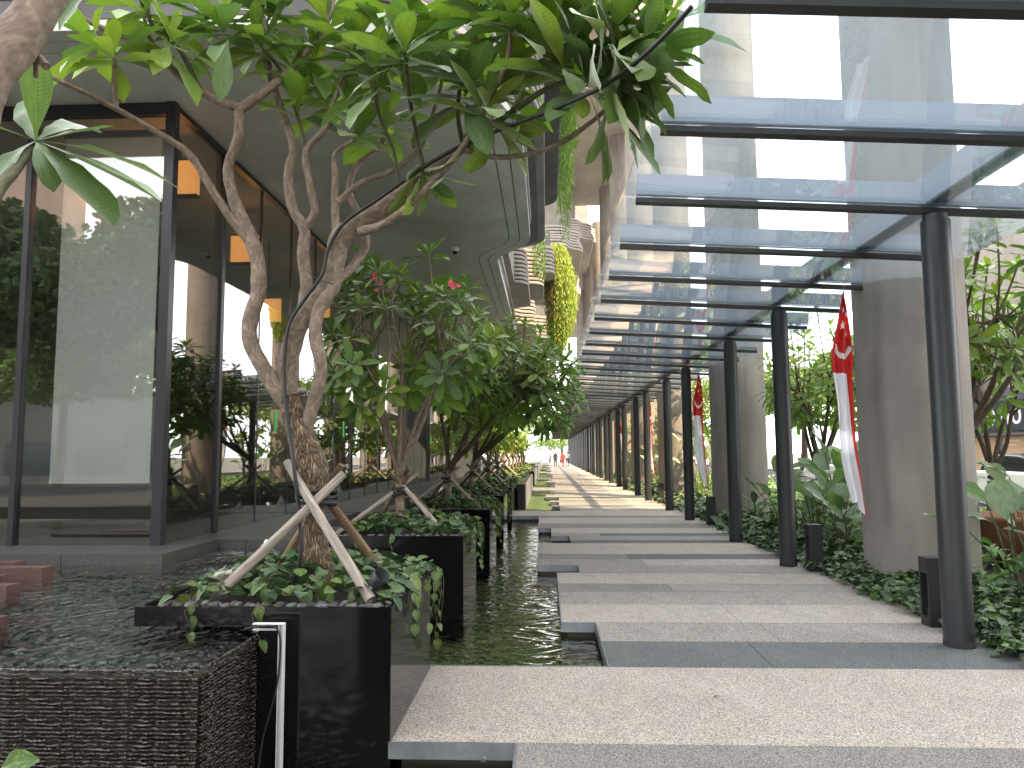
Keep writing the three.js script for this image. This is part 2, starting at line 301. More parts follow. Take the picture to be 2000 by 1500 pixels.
// ---------------------------------------------------------------- walkway: strips of aggregate paving over the water
const walkway = struct('walkway', null, null, 'long walkway of pale and dark aggregate paving strips', 'walkway');
{
  const L = 'paveLight', A = 'paveMid', B = 'paveDusk', D = 'paveDark';
  // [far end, left end, material, cross joint at, right-hand material]
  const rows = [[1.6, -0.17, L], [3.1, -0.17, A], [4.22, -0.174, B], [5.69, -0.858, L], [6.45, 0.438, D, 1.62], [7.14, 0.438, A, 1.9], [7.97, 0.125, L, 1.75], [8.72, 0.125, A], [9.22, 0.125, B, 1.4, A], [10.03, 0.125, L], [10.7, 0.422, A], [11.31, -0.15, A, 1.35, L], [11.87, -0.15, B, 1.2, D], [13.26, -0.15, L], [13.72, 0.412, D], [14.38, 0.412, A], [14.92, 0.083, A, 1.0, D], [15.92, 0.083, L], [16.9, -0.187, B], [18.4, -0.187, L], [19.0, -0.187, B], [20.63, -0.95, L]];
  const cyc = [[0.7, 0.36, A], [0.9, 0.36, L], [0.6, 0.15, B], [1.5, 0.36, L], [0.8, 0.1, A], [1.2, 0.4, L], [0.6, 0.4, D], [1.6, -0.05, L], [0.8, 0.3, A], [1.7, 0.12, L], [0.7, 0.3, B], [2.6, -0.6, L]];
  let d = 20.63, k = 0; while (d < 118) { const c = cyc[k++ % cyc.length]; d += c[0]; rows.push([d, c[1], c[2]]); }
  let d0 = -3.5, before = -0.16;
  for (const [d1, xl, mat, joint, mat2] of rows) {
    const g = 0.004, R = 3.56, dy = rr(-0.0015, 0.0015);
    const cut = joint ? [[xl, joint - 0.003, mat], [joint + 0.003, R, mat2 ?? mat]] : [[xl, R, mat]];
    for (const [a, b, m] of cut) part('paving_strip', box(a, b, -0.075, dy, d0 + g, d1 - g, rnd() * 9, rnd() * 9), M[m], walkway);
    part('bearer', box(xl + 0.05, R - 0.02, -0.4, -0.08, d0 + 0.05, d1 - 0.05), M.weirBack, walkway);
    if (xl < 3 && d0 > 2) part('metal_edging', box(xl - 0.012, xl - 0.001, -0.085, 0.004, d0 + 0.002, d1 - 0.002), M.edging, walkway);
    if (xl < before - 0.02) part('metal_edging', box(xl - 0.012, before - 0.016, -0.085, 0.004, d0 - 0.012, d0 - 0.001), M.edging, walkway);
    if (xl > before + 0.02) part('metal_edging', box(before - 0.012, xl - 0.016, -0.085, 0.004, d0 + 0.001, d0 + 0.012), M.edging, walkway);
    d0 = d1; before = xl;
  }
}
// ---------------------------------------------------------------- pools
const COLX = 4.42, COLD = k => 9.35 + 8.4 * k;
const FRONT = 3.53, WEIRX = -1.61, TOP = 0.575, LOW = -0.13;
struct('pool_floor', box(-14, WEIRX - 0.05, 0.40, 0.46, FRONT + 0.06, 62), M.poolFloor, 'dark floor of the upper pool', 'pool floor');
struct('pool_floor', box(-14, 3.6, -0.45, -0.36, -4, 20.6), M.channelFloor, 'dark floor of the low channel beside the walkway', 'pool floor');
struct('algae_mat', box(-14, 3.54, -0.45, -0.122, 20.66, 118), M.algae, 'green algae mat filling the sunlit far channel', 'algae');
function sheet(x0, x1, y, d0, d1) { const g = new THREE.PlaneGeometry(x1 - x0, d1 - d0, 1, 1); g.rotateX(-Math.PI / 2); g.translate((x0 + x1) / 2, y, -(d0 + d1) / 2); return metricUV(g); }
struct('water', sheet(-14, WEIRX, TOP, FRONT, 62), M.water, 'rippled water of the raised upper pool', 'water');
struct('water', sheet(-1.5, 3.54, LOW, -4, 20.62), M.waterLow, 'rippled dark water of the channel beside the walkway', 'water');
struct('water', sheet(-14, -1.5, LOW, -4, FRONT - 0.1), M.water, 'dark water at the foot of the ribbed weir', 'water');
{
  const g = new THREE.IcosahedronGeometry(1, 1), up = [], low = [];
  const peb = (x, y, d, s) => [V(x, y, d), randQuat(0.2), new THREE.Vector3(s, s * 0.5, s * rr(0.6, 0.9)), vary(y < 0 ? [0.06, 0.068, 0.026] : [0.023, 0.025, 0.019], 0.6)];
  for (let i = 0; i < 9000; i++) up.push(peb(rr(-6.5, WEIRX - 0.12), 0.47, 3.55 + rnd() * rnd() * 6 + rnd() * 2, rr(0.014, 0.032)));
  for (let i = 0; i < 5200; i++) low.push(peb(rr(-1.5, 0.8), -0.35, rr(3.4, 13), rr(0.014, 0.032)));
  const a = instanced('pebbles', g, S({ rgb: [1, 1, 1], roughness: 0.5 }), up); tag(a, 'dark pebbles under the water of the upper pool', 'pebbles');
  const b = instanced('pebbles', g, a.material, low); tag(b, 'dark pebbles under the water of the low channel', 'pebbles');
}
// ribbed weir walls: uneven wet ledges, one mesh each
function ribGeo(len, sd) {
  const n = Math.round(len / 0.012), pos = [], idx = [], uv = [];
  const prof = [[0, -0.0055], [0.012, -0.0045], [0.016, 0.0005], [0.010, 0.005], [0, 0.0065]];
  for (let i = 0; i <= n; i++) { const u = i / n * len; const k = 1 + 0.5 * nz(u * 9, sd, 0) + 1.3 * nz(u * 33, sd, 4), dy = 0.0016 * nz(u * 23, sd, 9); prof.forEach(([x, y], j) => { pos.push(u, y + dy, x * k); uv.push(u, j * 0.02 + sd); }); }
  for (let i = 0; i < n; i++) for (let j = 0; j < 4; j++) { const a = i * 5 + j, b = a + 5; idx.push(a, b, a + 1, b, b + 1, a + 1); }
  const g = new THREE.BufferGeometry(); g.setAttribute('position', new THREE.Float32BufferAttribute(pos, 3)); g.setAttribute('uv', new THREE.Float32BufferAttribute(uv, 2)); g.setIndex(idx); g.computeVertexNormals(); return g;
}
function weirWall(label, ribs, cores, spacing = 0.0185) {
  const t = thing('ribbed_weir_wall', label, 'weir', V(0, LOW - 0.2, 0));
  const b = part('core', merge(cores), M.weirBack, t); b.position.y = 0.33;
  for (const [len, place] of ribs) { const gs = [1, 2, 3, 4, 5].map(k => ribGeo(len, k * 3.3)); for (let i = 0, y = LOW - 0.05; y < TOP - 0.008; y += spacing, i++) { const m = part('rib', gs[(i * 3) % 5], M.weir, t); place(m, y - LOW + 0.2); } }
  return t;
}
weirWall('wet ribbed brown weir wall of the upper pool in the foreground', [
  [4.6, (m, y) => m.position.set(WEIRX - 4.6, y, -FRONT)],
  [0.67, (m, y) => { m.rotation.y = Math.PI / 2; m.position.set(WEIRX, y, -FRONT); }],
], [box(-14, WEIRX - 0.002, LOW - 0.2, TOP - 0.05, FRONT + 0.002, FRONT + 0.07), box(WEIRX - 0.07, WEIRX - 0.002, LOW - 0.2, TOP - 0.05, FRONT + 0.072, 4.24)]);
const PD = k => 4.21 + 3.6 * k;                               // near face of planter k
for (const [k, who] of [[0, 'first and second'], [1, 'second and third'], [2, 'third and fourth'], [3, 'fourth and fifth']]) {
  const a = PD(k) + 1.42, b = PD(k + 1) - 0.02;
  weirWall(`wet ribbed weir wall between the ${who} black planters`, [[b - a, (m, y) => { m.rotation.y = Math.PI / 2; m.position.set(WEIRX, y, -a); }]], [box(WEIRX - 0.07, WEIRX - 0.002, LOW - 0.2, TOP - 0.004, a, b)]);
}
for (const [d0, d1, w] of [[22.6, 33.5, 'first'], [38.5, 50, 'second'], [53, 66, 'third'], [69, 100, 'fourth']]) {
  const t = thing('ribbed_weir_wall', `${w} sunlit brown textured wall beside the far green channel`, 'weir', V(0, -0.4, 0));
  part('core', box(-1.5, -0.66, 0, 1.03, d0 + 0.01, d1), M.weirBack, t);
  const gs = [1, 2, 3].map(k => ribGeo(0.82, k * 5)), gl = [1, 2, 3].map(k => { const g = box(-0.66, -0.64 + 0.004 * k, -0.012, 0.012, d0, d1); return g; });
  for (let i = 0, y = 0.2; y < 1.02; y += 0.045, i++) { part('rib', gs[i % 3], M.weir, t).position.set(-1.48, y, -d0); part('rib', gl[i % 3], M.stake === 0 ? M.weir : M.fascia, t).position.set(0, y, 0); }
}

// ---------------------------------------------------------------- hotel podium: glass front, ledges, soffit, contour slabs
const GX = -3.85, GF = 7.43, FLOORY = 0.62, SOFY = 5.2;
const podium = thing('hotel_podium', 'grey hotel podium with tall glass front and wavy layered ledges above the pool', 'building');
{
  part('floor_slab', box(-13, GX + 0.02, 0.47, FLOORY, GF, 60), M.interiorFloor, podium);
  part('back_wall', box(-13.2, -12.9, 0.4, SOFY, GF + 0.1, 60), M.interior, podium);
  part('end_wall', box(-13, GX, 0.4, SOFY, 60, 60.2), M.interior, podium);
  for (const d of [14, 22, 30, 40]) part('inner_wall', box(-12.9, -7.5, FLOORY, SOFY - 0.002, d, d + 0.2), M.interior, podium);
  // glass along the walkway, one pane per bay
  let i = 0;
  for (let d = GF + 0.06; d < 58; d += 1.21, i++) {
    part('glass_pane', box(GX - 0.006, GX + 0.006, FLOORY + 0.02, SOFY - 0.03, d + 0.012, d + 1.198), M.glass, podium);
    if (i) part('mullion', box(GX - (i === 1 ? 0.08 : 0.02), GX + (i === 1 ? 0.03 : 0.012), FLOORY, SOFY - 0.004, d - (i === 1 ? 0.04 : 0.011), d + (i === 1 ? 0.04 : 0.011)), M.mullion, podium);
  }
  part('sill', box(GX - 0.05, GX + 0.03, FLOORY, FLOORY + 0.03, GF + 0.05, 58), M.mullion, podium);
  part('head_rail', box(GX - 0.05, GX + 0.03, SOFY - 0.06, SOFY - 0.002, GF + 0.05, 58), M.mullion, podium);
  // glass facing the viewer
  const xs = [GX - 0.02, -5.33, -6.7, -8.1, -9.5, -11, -12.8];
  for (let k = 0; k < 6; k++) {
    part('glass_pane', box(xs[k + 1] + 0.03, xs[k] - 0.03, FLOORY + 0.03, SOFY - 0.03, GF - 0.006, GF + 0.006), M.glass, podium);
    part('mullion', box(xs[k + 1] - 0.03, xs[k + 1] + 0.028, FLOORY, SOFY - 0.003, GF - 0.05, GF + 0.05), M.mullion, podium);
  }
  part('corner_post', box(GX - 0.05, GX + 0.05, FLOORY, SOFY - 0.003, GF - 0.055, GF + 0.05), M.mullion, podium);
  part('sill', box(-12.9, GX, FLOORY, FLOORY + 0.04, GF - 0.045, GF + 0.04), M.mullion, podium);
  part('head_rail', box(-12.9, GX, SOFY - 0.13, SOFY - 0.004, GF - 0.04, GF + 0.04), M.mullion, podium);
  for (const d of [10.6, 14.2, 17.85, 21.5, 25.1]) part('green_sticker', box(GX + 0.007, GX + 0.01, 1.88, 2.16, d - 0.05, d + 0.05), M.sticker, podium);
  // soffit in three stepped boards, so that two shadow lines follow its edge
  const soff = e => [[-14, 6.05 + e], [-2.2 - e * 0.4, 6.05 + e, 0.5], [-1.1 - e, 6.3 + e * 0.6, 0.6], [-0.25 - e, 7.9, 0.9], [-0.25 - e, 13.0 - e * 0.4, 0.35], [-0.9 - e, 13.9 - e * 0.4, 0.35], [-0.9 - e, 24, 0.5], [-1.5 - e, 25, 0.5], [-1.5 - e, 60], [-14, 60]];
  part('soffit_board', slab(soff(0.36), SOFY, SOFY + 0.09, 0), M.soffit, podium);
  part('soffit_board', slab(soff(0.18), SOFY + 0.001, SOFY + 0.09, 0, soff(0.345)), M.soffit, podium);
  part('soffit_board', slab(soff(0), SOFY + 0.002, SOFY + 0.09, 0, soff(0.165)), M.soffit, podium);
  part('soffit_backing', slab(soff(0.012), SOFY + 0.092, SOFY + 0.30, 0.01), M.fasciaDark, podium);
  part('ledge_layer', slab(soff(-0.015), SOFY + 0.315, SOFY + 0.42, 0.01), M.fasciaPale, podium);
  // second ledge: eight thin layers that step out where it curves toward the viewer
  for (let k = 0; k < 8; k++) {
    const q = 0.085 * k, o = [[-9, 6.7 - q, 0], [-2.3, 6.7 - q, 0.6], [-0.75 - 0.02 * k, 7.05 - q * 1.1, 0.7], [0.0, 8.6 - q * 0.5, 0.9], [0.0, 14.55, 0.4], [-0.75, 15.0, 0.3], [-0.75, 19, 0], [-9, 19, 0]];
    const y = SOFY + 0.44 + 0.1 * k;
    part('ledge_layer', slab(o, y, y + 0.078, 0.012), M.fascia, podium);
  }
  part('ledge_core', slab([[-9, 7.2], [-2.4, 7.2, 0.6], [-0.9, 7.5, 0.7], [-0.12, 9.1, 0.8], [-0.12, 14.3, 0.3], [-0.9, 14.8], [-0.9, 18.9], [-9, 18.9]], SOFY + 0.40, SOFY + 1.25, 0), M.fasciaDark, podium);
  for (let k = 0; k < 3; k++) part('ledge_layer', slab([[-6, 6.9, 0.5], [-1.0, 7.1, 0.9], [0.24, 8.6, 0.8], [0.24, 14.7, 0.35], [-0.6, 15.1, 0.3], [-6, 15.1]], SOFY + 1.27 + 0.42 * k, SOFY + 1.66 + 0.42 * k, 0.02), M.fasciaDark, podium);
  // further stacks of contour layers: [x0, x1, near, far, bottom, layers, layer height, material]
  const stacks = [
    [-3.2, 0.28, 21.0, 24.5, 6.75, 7, 0.115, 'fascia'], [-3.2, -0.05, 19.0, 21.6, 5.95, 9, 0.105, 'fascia'], [-3.4, -0.42, 17.4, 21, 5.62, 9, 0.10, 'fascia'],
    [-4, -0.35, 25.5, 33, 6.0, 7, 0.13, 'fascia'], [-4, 0.2, 34, 42, 6.8, 7, 0.15, 'fascia'], [-4, -0.6, 43, 52, 6.2, 7, 0.15, 'fascia'],
  ];
  for (const [x0, x1, d0, d1, y0, n, hh, m] of stacks) {
    for (let k = 0; k < n; k++) { const e = 0.03 * Math.sin(k * 1.7) - 0.02 * k; part('ledge_layer', slab([[x0, d0 - e, 0], [x1 - 0.75 - e, d0 - e, 0.3], [x1 - 0.55 - e, d0 + 0.45, 0.3], [x1 + e * 0.3, d0 + 0.55, 0.35], [x1 + e * 0.3, d1, 0.4], [x0, d1, 0]], y0 + k * hh, y0 + k * hh + hh * 0.74, 0.014), M[m], podium); }
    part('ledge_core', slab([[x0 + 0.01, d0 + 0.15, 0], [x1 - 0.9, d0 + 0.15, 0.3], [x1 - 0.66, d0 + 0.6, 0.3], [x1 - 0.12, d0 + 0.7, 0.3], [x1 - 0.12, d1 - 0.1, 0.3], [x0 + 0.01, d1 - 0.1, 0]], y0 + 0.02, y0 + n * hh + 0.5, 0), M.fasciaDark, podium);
  }
  part('upper_wall', box(-9, -1.3, SOFY + 0.42, 14, 19.05, 60), M.fascia, podium);
  // stone ledges between glass and pool
  const steps = [[-12.8, -3.45, 6.75, 7.5], [-3.95, -2.42, 7.98, 9.3], [-3.95, -2.9, 9.3, 11.6], [-3.95, -2.42, 11.6, 13.2], [-3.95, -3.05, 13.2, 15.5], [-3.95, -2.42, 15.5, 17.5], [-3.95, -2.85, 17.5, 22], [-3.95, -2.45, 22, 30], [-3.95, -2.7, 30, 58], [-3.95, -3.47, 7.5, 7.98]];
  steps.forEach(([a, b, c, d], k) => {
    const n = Math.max(1, Math.round((b - a) / 0.95)), nd = Math.max(1, Math.round((d - c) / 1.1));
    for (let i = 0; i < n; i++) for (let j = 0; j < nd; j++) part('ledge_stone', box(lerp(a, b, i / n) + 0.003, lerp(a, b, (i + 1) / n) - 0.003, 0.46, 0.665 - 0.002 * (k % 3) + rr(-0.002, 0.002), lerp(c, d, j / nd) + 0.003, lerp(c, d, (j + 1) / nd) - 0.003, rnd() * 5, rnd() * 5), M.ledge, podium);
  });
  const pil = part('stone_pillar', box(-3.3, -2.4, 0.46, SOFY - 0.01, 27.5, 28.4), S({ rgb: [0.11, 0.13, 0.15], map: rep(streakTex, 1), roughness: 0.5 }), podium); pil.userData.label = 'blue grey stone pillar under the soffit';
}
// roller blind behind the wide pane
{
  const t = thing('roller_blind', 'pale grey roller blind hanging behind the wide corner pane', 'blind', V(-4.62, 1.30, 7.68));
  part('fabric', new THREE.BoxGeometry(1.06, 3.65, 0.004).translate(0, 1.825, 0), M.blind, t);
  part('bottom_bar', new THREE.BoxGeometry(1.06, 0.035, 0.02).translate(0, -0.019, 0), M.whiteTrim, t);
  part('roller', new THREE.CylinderGeometry(0.035, 0.035, 1.1, 16).rotateZ(Math.PI / 2).translate(0, 3.7, 0), M.mullion, t);
}
// amber light boxes under the ceiling behind the glass
[[-4.2, 4.72, 8.3, 'nearest the glass corner'], [-4.45, 4.6, 10.9, 'second from the glass corner'], [-4.75, 4.0, 12.6, 'hanging lowest behind the glass'], [-4.6, 4.5, 15, 'deepest behind the glass front'], [-4.9, 4.3, 7.9, 'above the roller blind']].forEach(([x, y, d, who]) => {
  const t = thing('light_box', `amber ceiling light box ${who}`, 'lamp', V(x, y, d), 'amber light boxes inside the hotel');
  part('diffuser', new THREE.BoxGeometry(0.44, 0.40, 0.10), S({ rgb: [0.7, 0.38, 0.14], emissive: new THREE.Color(0.42, 0.17, 0.045), emissiveIntensity: 0.8, roughness: 0.6 }), t);
  part('frame', merge([box(-0.235, 0.235, 0.2, 0.215, -0.06, 0.06), box(-0.235, 0.235, -0.215, -0.2, -0.06, 0.06)]), M.mullion, t);
  part('hanger', new THREE.CylinderGeometry(0.012, 0.012, SOFY - y - 0.2, 6).translate(0, 0.2 + (SOFY - y - 0.2) / 2, 0), M.mullion, t);
  const l = new THREE.RectAreaLight(0xffa050, 1.2, 0.42, 0.38); l.position.set(x, y, -d + 0.056); l.lookAt(x, y, -d + 3); scene.add(l);
});
{
  const p = V(-1.6, SOFY - 0.0, 13.2), t = thing('security_camera', 'small white dome security camera under the grey soffit', 'camera', p);
  part('base', new THREE.CylinderGeometry(0.075, 0.06, 0.06, 20).translate(0, -0.03, 0), M.whiteTrim, t);
  part('dome', new THREE.SphereGeometry(0.052, 20, 10, 0, 6.283, Math.PI / 2, Math.PI / 2).translate(0, -0.06, 0), S({ rgb: [0.02, 0.02, 0.022], roughness: 0.1 }), t);
}
// red-brown stone bars at the pool's left end
[[-4.44, 6.3, 0.63, 'highest and farthest'], [-4.0, 6.0, 0.63, 'longest of the upper four'], [-4.15, 5.68, 0.61, 'third from the ledge'], [-3.82, 5.36, 0.60, 'nearest of the four by the ledge'], [-3.12, 4.28, 0.6, 'alone, nearest the weir']].forEach(([x, d, y, who]) => {
  const g = box(-1.2, 0, -0.14, 0.035, -0.07, 0.07); const m = part(numbered('stone_bar'), g, M.redStone); m.position.copy(V(x, y, d));
  tag(m, `red brown stone bar lying in the upper pool, ${who}`, 'stone bar', 'red stone bars in the upper pool');
});
// bubbling jets
[[-2.69, 7.25, 0.17, 'beside the first tree'], [-2.62, 12.4, 0.2, 'behind the second tree'], [-2.6, 18.5, 0.24, 'farthest along the pool'], [-2.55, 14.6, 0.2, 'behind the third tree']].forEach(([x, d, h, who]) => {
  const pts = []; for (let i = 0; i <= 10; i++) { const t = i / 10; pts.push(new THREE.Vector2((0.075 * Math.pow(1 - t, 0.8) + 0.012) * (1 + 0.15 * Math.sin(i * 2.1)), t * h)); } pts.push(new THREE.Vector2(0.001, h + 0.01));
  const g = new THREE.LatheGeometry(pts, 14), p = g.attributes.position; for (let i = 0; i < p.count; i++) { const k = 1 + 0.55 * nz(p.getX(i) * 40, p.getY(i) * 26 + d, p.getZ(i) * 40); p.setX(i, p.getX(i) * k); p.setZ(i, p.getZ(i) * k); } g.computeVertexNormals();
  const m = part(numbered('water_jet'), g, M.foam); m.position.copy(V(x, TOP - 0.01, d)); tag(m, `white bubbling water jet in the upper pool ${who}`, 'fountain jet', 'bubbling jets in the pool');
});

// ---------------------------------------------------------------- canopy
const SLOPE = 0.058, PX = 3.265, beamD = i => 6.35 + 1.43 * i, capY = x => 3.656 - SLOPE * (x - 0.77);
const canopy = thing('glass_canopy', 'long fritted glass canopy on slim black posts over the walkway', 'canopy');
{
  const tilt = -Math.atan(SLOPE), FIRST = -3, LAST = 77;
  const bar = (x0, x1, lift, h, w) => { const g = metricUV(new THREE.BoxGeometry(x1 - x0, h, w)); g.rotateZ(tilt); g.translate((x0 + x1) / 2, capY((x0 + x1) / 2) + lift + h / 2, 0); return g; };
  const cap = merge([bar(0.78, 4.13, 0.012, 0.024, 0.085), bar(0.78, 4.13, 0.037, 0.022, 0.062)]), raf = bar(0.79, 4.16, 0.088, 0.18, 0.06);
  const glassG = bar(0.67, 4.30, 0.064, 0.012, 1.416), fritG = (() => { const g = metricUV(new THREE.PlaneGeometry(3.6, 1.41).rotateX(-Math.PI / 2)); g.rotateZ(tilt); g.translate(2.48, capY(2.48) + 0.0795, 0); return g; })();
  for (let i = FIRST; i <= LAST; i++) {
    part('cross_beam', cap, M.beam, canopy).position.z = -beamD(i);
    part('rafter', raf, M.rafter, canopy).position.z = -beamD(i);
    if (i < LAST) { const p = part('glass_panel', glassG, M.canopyGlass, canopy); p.position.z = -beamD(i + 0.5); part('frit_layer', fritG, M.frit, p); }
  }
  const lg = box(PX - 0.09, PX + 0.09, capY(PX) + 0.10, capY(PX) + 0.33, beamD(FIRST) - 0.2, beamD(LAST) + 0.2); part('long_beam', lg, M.rafter, canopy);
  const pg = merge([new THREE.CylinderGeometry(0.113, 0.113, capY(PX) - 0.05, 28).translate(0, (capY(PX) - 0.05) / 2, 0), new THREE.CylinderGeometry(0.098, 0.098, 0.05, 28).translate(0, capY(PX) - 0.026, 0)]);
  for (let k = -2; k < 60; k++) { const i = Math.floor(k / 2) * 5 + (k % 2 ? 3 : 0); if (i < FIRST || i > LAST) continue; const p = part('post', pg, M.post, canopy); p.position.copy(V(PX, 0.001, beamD(i))); part('weathered_foot', new THREE.CylinderGeometry(0.1145, 0.1165, 0.045, 28).translate(0, 0.0235, 0), S({ rgb: [0.06, 0.055, 0.045], roughness: 0.9, map: rep(grainTex, 2) }), p); }
}
// ---------------------------------------------------------------- columns and the tower ledges they carry
{
  const g = new THREE.CylinderGeometry(0.62, 0.62, 20, 56, 1).translate(0, 10, 0); const uv = g.attributes.uv; for (let i = 0; i < uv.count; i++) uv.setXY(i, uv.getX(i) * 4.3, uv.getY(i) * 20);
  for (let k = -1; k < 11; k++) {
    const t = thing('round_column', k < 0 ? 'thick grey round column behind the viewer, outside the picture' : `${ORD[k]} thick grey round column along the planting bed, counted from the viewer`, 'column', V(COLX, -0.1, COLD(k)), 'thick round columns along the bed');
    part('shaft', g, M.concrete, t);
  }
  const tower = thing('hotel_tower', 'pale wavy layered ledges of the hotel tower high above the walkway', 'building');
  const st = [[1.3, 6.2, 30, 55, 19.8, 3, 0.5], [2.6, 4.6, 58, 62, 18.2, 7, 0.16], [1.2, 3.4, 50, 60, 16.2, 7, 0.17], [0.3, 2.2, 42, 54, 13.3, 7, 0.17], [0.6, 3.0, 62, 80, 15, 8, 0.2], [1.8, 6.5, 64, 120, 19.8, 4, 0.3], [-0.4, 1.6, 56, 75, 11, 8, 0.2], [-1, 1.0, 78, 110, 9.5, 8, 0.22]];
  for (const [x0, x1, d0, d1, y0, n, hh] of st) {
    for (let k = 0; k < n; k++) { const e = 0.06 * Math.sin(k * 1.3) - 0.03 * k; part('ledge_layer', slab([[-6, d0 - e], [lerp(x0, x1, 0.45), d0 - e, 0.7], [lerp(x0, x1, 0.6), d0 + 1.2, 0.7], [x1 + e, d0 + 1.5, 0.7], [x1 + e, d1, 0.9], [-6, d1]], y0 + k * hh, y0 + k * hh + hh * 0.78, 0.03), M.fasciaPale, tower); }
    part('ledge_core', box(-5.9, lerp(x0, x1, 0.4), y0 + 0.02, y0 + n * hh + 2.0, d0 + 0.4, d1 - 0.4), M.fascia, tower);
  }
  const shade = thing('office_tower', 'tall office tower behind the viewer that shades the near walkway', 'building', V(27, -0.5, -20));
  part('wall', metricUV(new THREE.BoxGeometry(36, 68, 22).translate(0, 34, 0)), M.fasciaPale, shade);
  const wg = metricUV(new THREE.BoxGeometry(2.2, 1.7, 0.1)), wm = S({ rgb: [0.03, 0.04, 0.05], roughness: 0.1 });
  for (let f = 1; f < 16; f++) for (let k = 0; k < 12; k++) part('window', wg, wm, shade).position.set(-16 + k * 2.9, f * 3.2, -11.02);
}
// ---------------------------------------------------------------- planters, trees, stakes, cover
const PLANTX = [-2.24, -0.84], PTOP = 0.71;
const planters = [];
for (let k = -1; k < 14; k++) {
  const d0 = PD(k), d1 = d0 + 1.4, far = k > 4;
  const who = k < 0 ? 'nearest polished black stone planter, at the lower edge of the picture' : `${ORD[k]} polished black stone planter in the pool, counted from the viewer`;
  if (d0 > 18.9 && d0 < 21) continue;
  const t = thing('stone_planter', who, 'planter', V(-1.54, LOW - 0.2, d0 + 0.7), 'black stone planters in the pool'); planters.push([k, t]);
  const L = (a, b, c, d, e, f) => box(a + 1.54, b + 1.54, c - LOW + 0.2, d - LOW + 0.2, e - d0 - 0.7, f - d0 - 0.7);
  part('body', L(-1.59, -0.86, -0.3, 0.665, d0, d1), M.granite, t);
  part('trough', L(-2.30, -1.591, 0.605, 0.665, d0 + 0.002, d1 - 0.002), M.granite, t);
  for (const [a, b, c, d, y0] of [[-2.30, -1.592, d0 + 0.0015, d0 + 0.032, 0.666], [-1.589, -0.8605, d0 + 0.0005, d0 + 0.032, 0.666], [-2.30, -0.8605, d1 - 0.032, d1 - 0.0015, 0.666], [-2.30, -2.27, d0 + 0.033, d1 - 0.033, 0.666], [-0.89, -0.8605, d0 + 0.033, d1 - 0.033, 0.666]]) part('rim', L(a, b, y0, PTOP, c, d), M.granite, t);
  part('soil', L(-2.265, -0.895, 0.667, 0.68, d0 + 0.035, d1 - 0.035), M.soil, t);
  if (!far) {
    const st = []; const g = new THREE.IcosahedronGeometry(1, 1);
    for (let i = 0; i < 110; i++) { const edge = i % 3; const x = edge === 0 ? rr(-2.18, -0.9) : edge === 1 ? rr(-0.97, -0.89) : rr(-2.18, -0.9), d = edge === 1 ? rr(0.06, 1.34) : rr(0.05, 0.13), s = rr(0.018, 0.04); st.push([new THREE.Vector3(x + 1.54, 1.02 + rr(0, 0.02), -(d - 0.7)), randQuat(0.4), new THREE.Vector3(s, s * 0.55, s * rr(0.6, 0.9)), vary([0.075, 0.072, 0.07], 0.5)]); }
    instanced('rim_pebbles', g, M.pebbleMat ??= S({ rgb: [1, 1, 1], roughness: 0.6 }), st, t);
  }
  // pothos: heart leaves over the whole top, some trailing over the rim
  const list = [], n = k < 2 ? 620 : k < 5 ? 480 : 240, base = k > 4 ? [0.16, 0.29, 0.035] : [0.085, 0.21, 0.03];
  for (let i = 0; i < n; i++) {
    const u = rnd(), v = rnd(), x = lerp(-2.16, -0.82, u), d = d0 + lerp(0.1, k < 0 ? 1.05 : 1.42, v), hgt = PTOP + 0.02 + 0.17 * Math.pow(Math.sin(Math.PI * clamp(u, 0.05, 0.95)), 0.5) * Math.pow(Math.sin(Math.PI * clamp(v, 0.08, 0.92)), 0.5) * rnd() + 0.04 * rnd();
    const s = (k > 4 ? 1.5 : 1) * rr(0.065, 0.125), bright = vary(rnd() < 0.25 ? [0.15, 0.27, 0.035] : rnd() < 0.3 ? [0.045, 0.12, 0.03] : base, 0.25);
    list.push([V(x, hgt, d), randQuat(0.75), new THREE.Vector3(s, s, s), bright]);
  }
  const vines = k < 4 ? [[-1.98, d0 - 0.01, 0.16], [-1.6, d0 - 0.015, 0.2], [-0.82, d0 + 0.9, 0.3], [-0.82, d0 + 1.2, 0.42], [-0.82, d0 + 0.4, 0.2], [-0.82, d0 + 1.33, 0.5]] : [];
  if (k < 0) vines.length = 0;
  if (k === 2 || k === 3) for (let i = 0; i < 8; i++) vines.push([-0.8, d0 + rr(0.1, 1.4), rr(0.25, 0.6)]);
  if (k < 0) list.push([P(2, 1500, 2.04), new THREE.Quaternion().setFromRotationMatrix(leafBasis(new THREE.Vector3(0.75, 0.3, 0.1), new THREE.Vector3(-0.2, 0.75, 1))), new THREE.Vector3(0.1, 0.1, 0.1), [0.16, 0.32, 0.05]]);
  const stems = [];
  for (const [x, d, len] of vines) {
    const pts = []; for (let i = 0; i <= 4; i++) { const f = i / 4; pts.push(V(x + (d < d0 ? 0.02 * Math.sin(i * 2) : 0.02 + 0.05 * Math.sin(f * 3)), PTOP + 0.03 - len * f * f, d - (d < d0 ? 0.03 * Math.sin(f * 3) : 0.02 * f))); }
    stems.push(tube(pts, [0.003, 0.002], { n: 8, sides: 4, rough: 0 }));
    const m = Math.round(len / 0.055); for (let i = 0; i < m; i++) { const f = (i + 1) / m, p = pts[0].clone().lerp(pts[4], f); p.y = PTOP + 0.03 - len * f * f; const s = rr(0.055, 0.09); list.push([p, new THREE.Quaternion().setFromEuler(new THREE.Euler(rr(0.6, 1.4), rr(-1.5, 1.5) + (d < d0 ? 0 : 1.3), 0, 'YXZ')), new THREE.Vector3(s, s, s), vary([0.14, 0.26, 0.04])]); }
  }
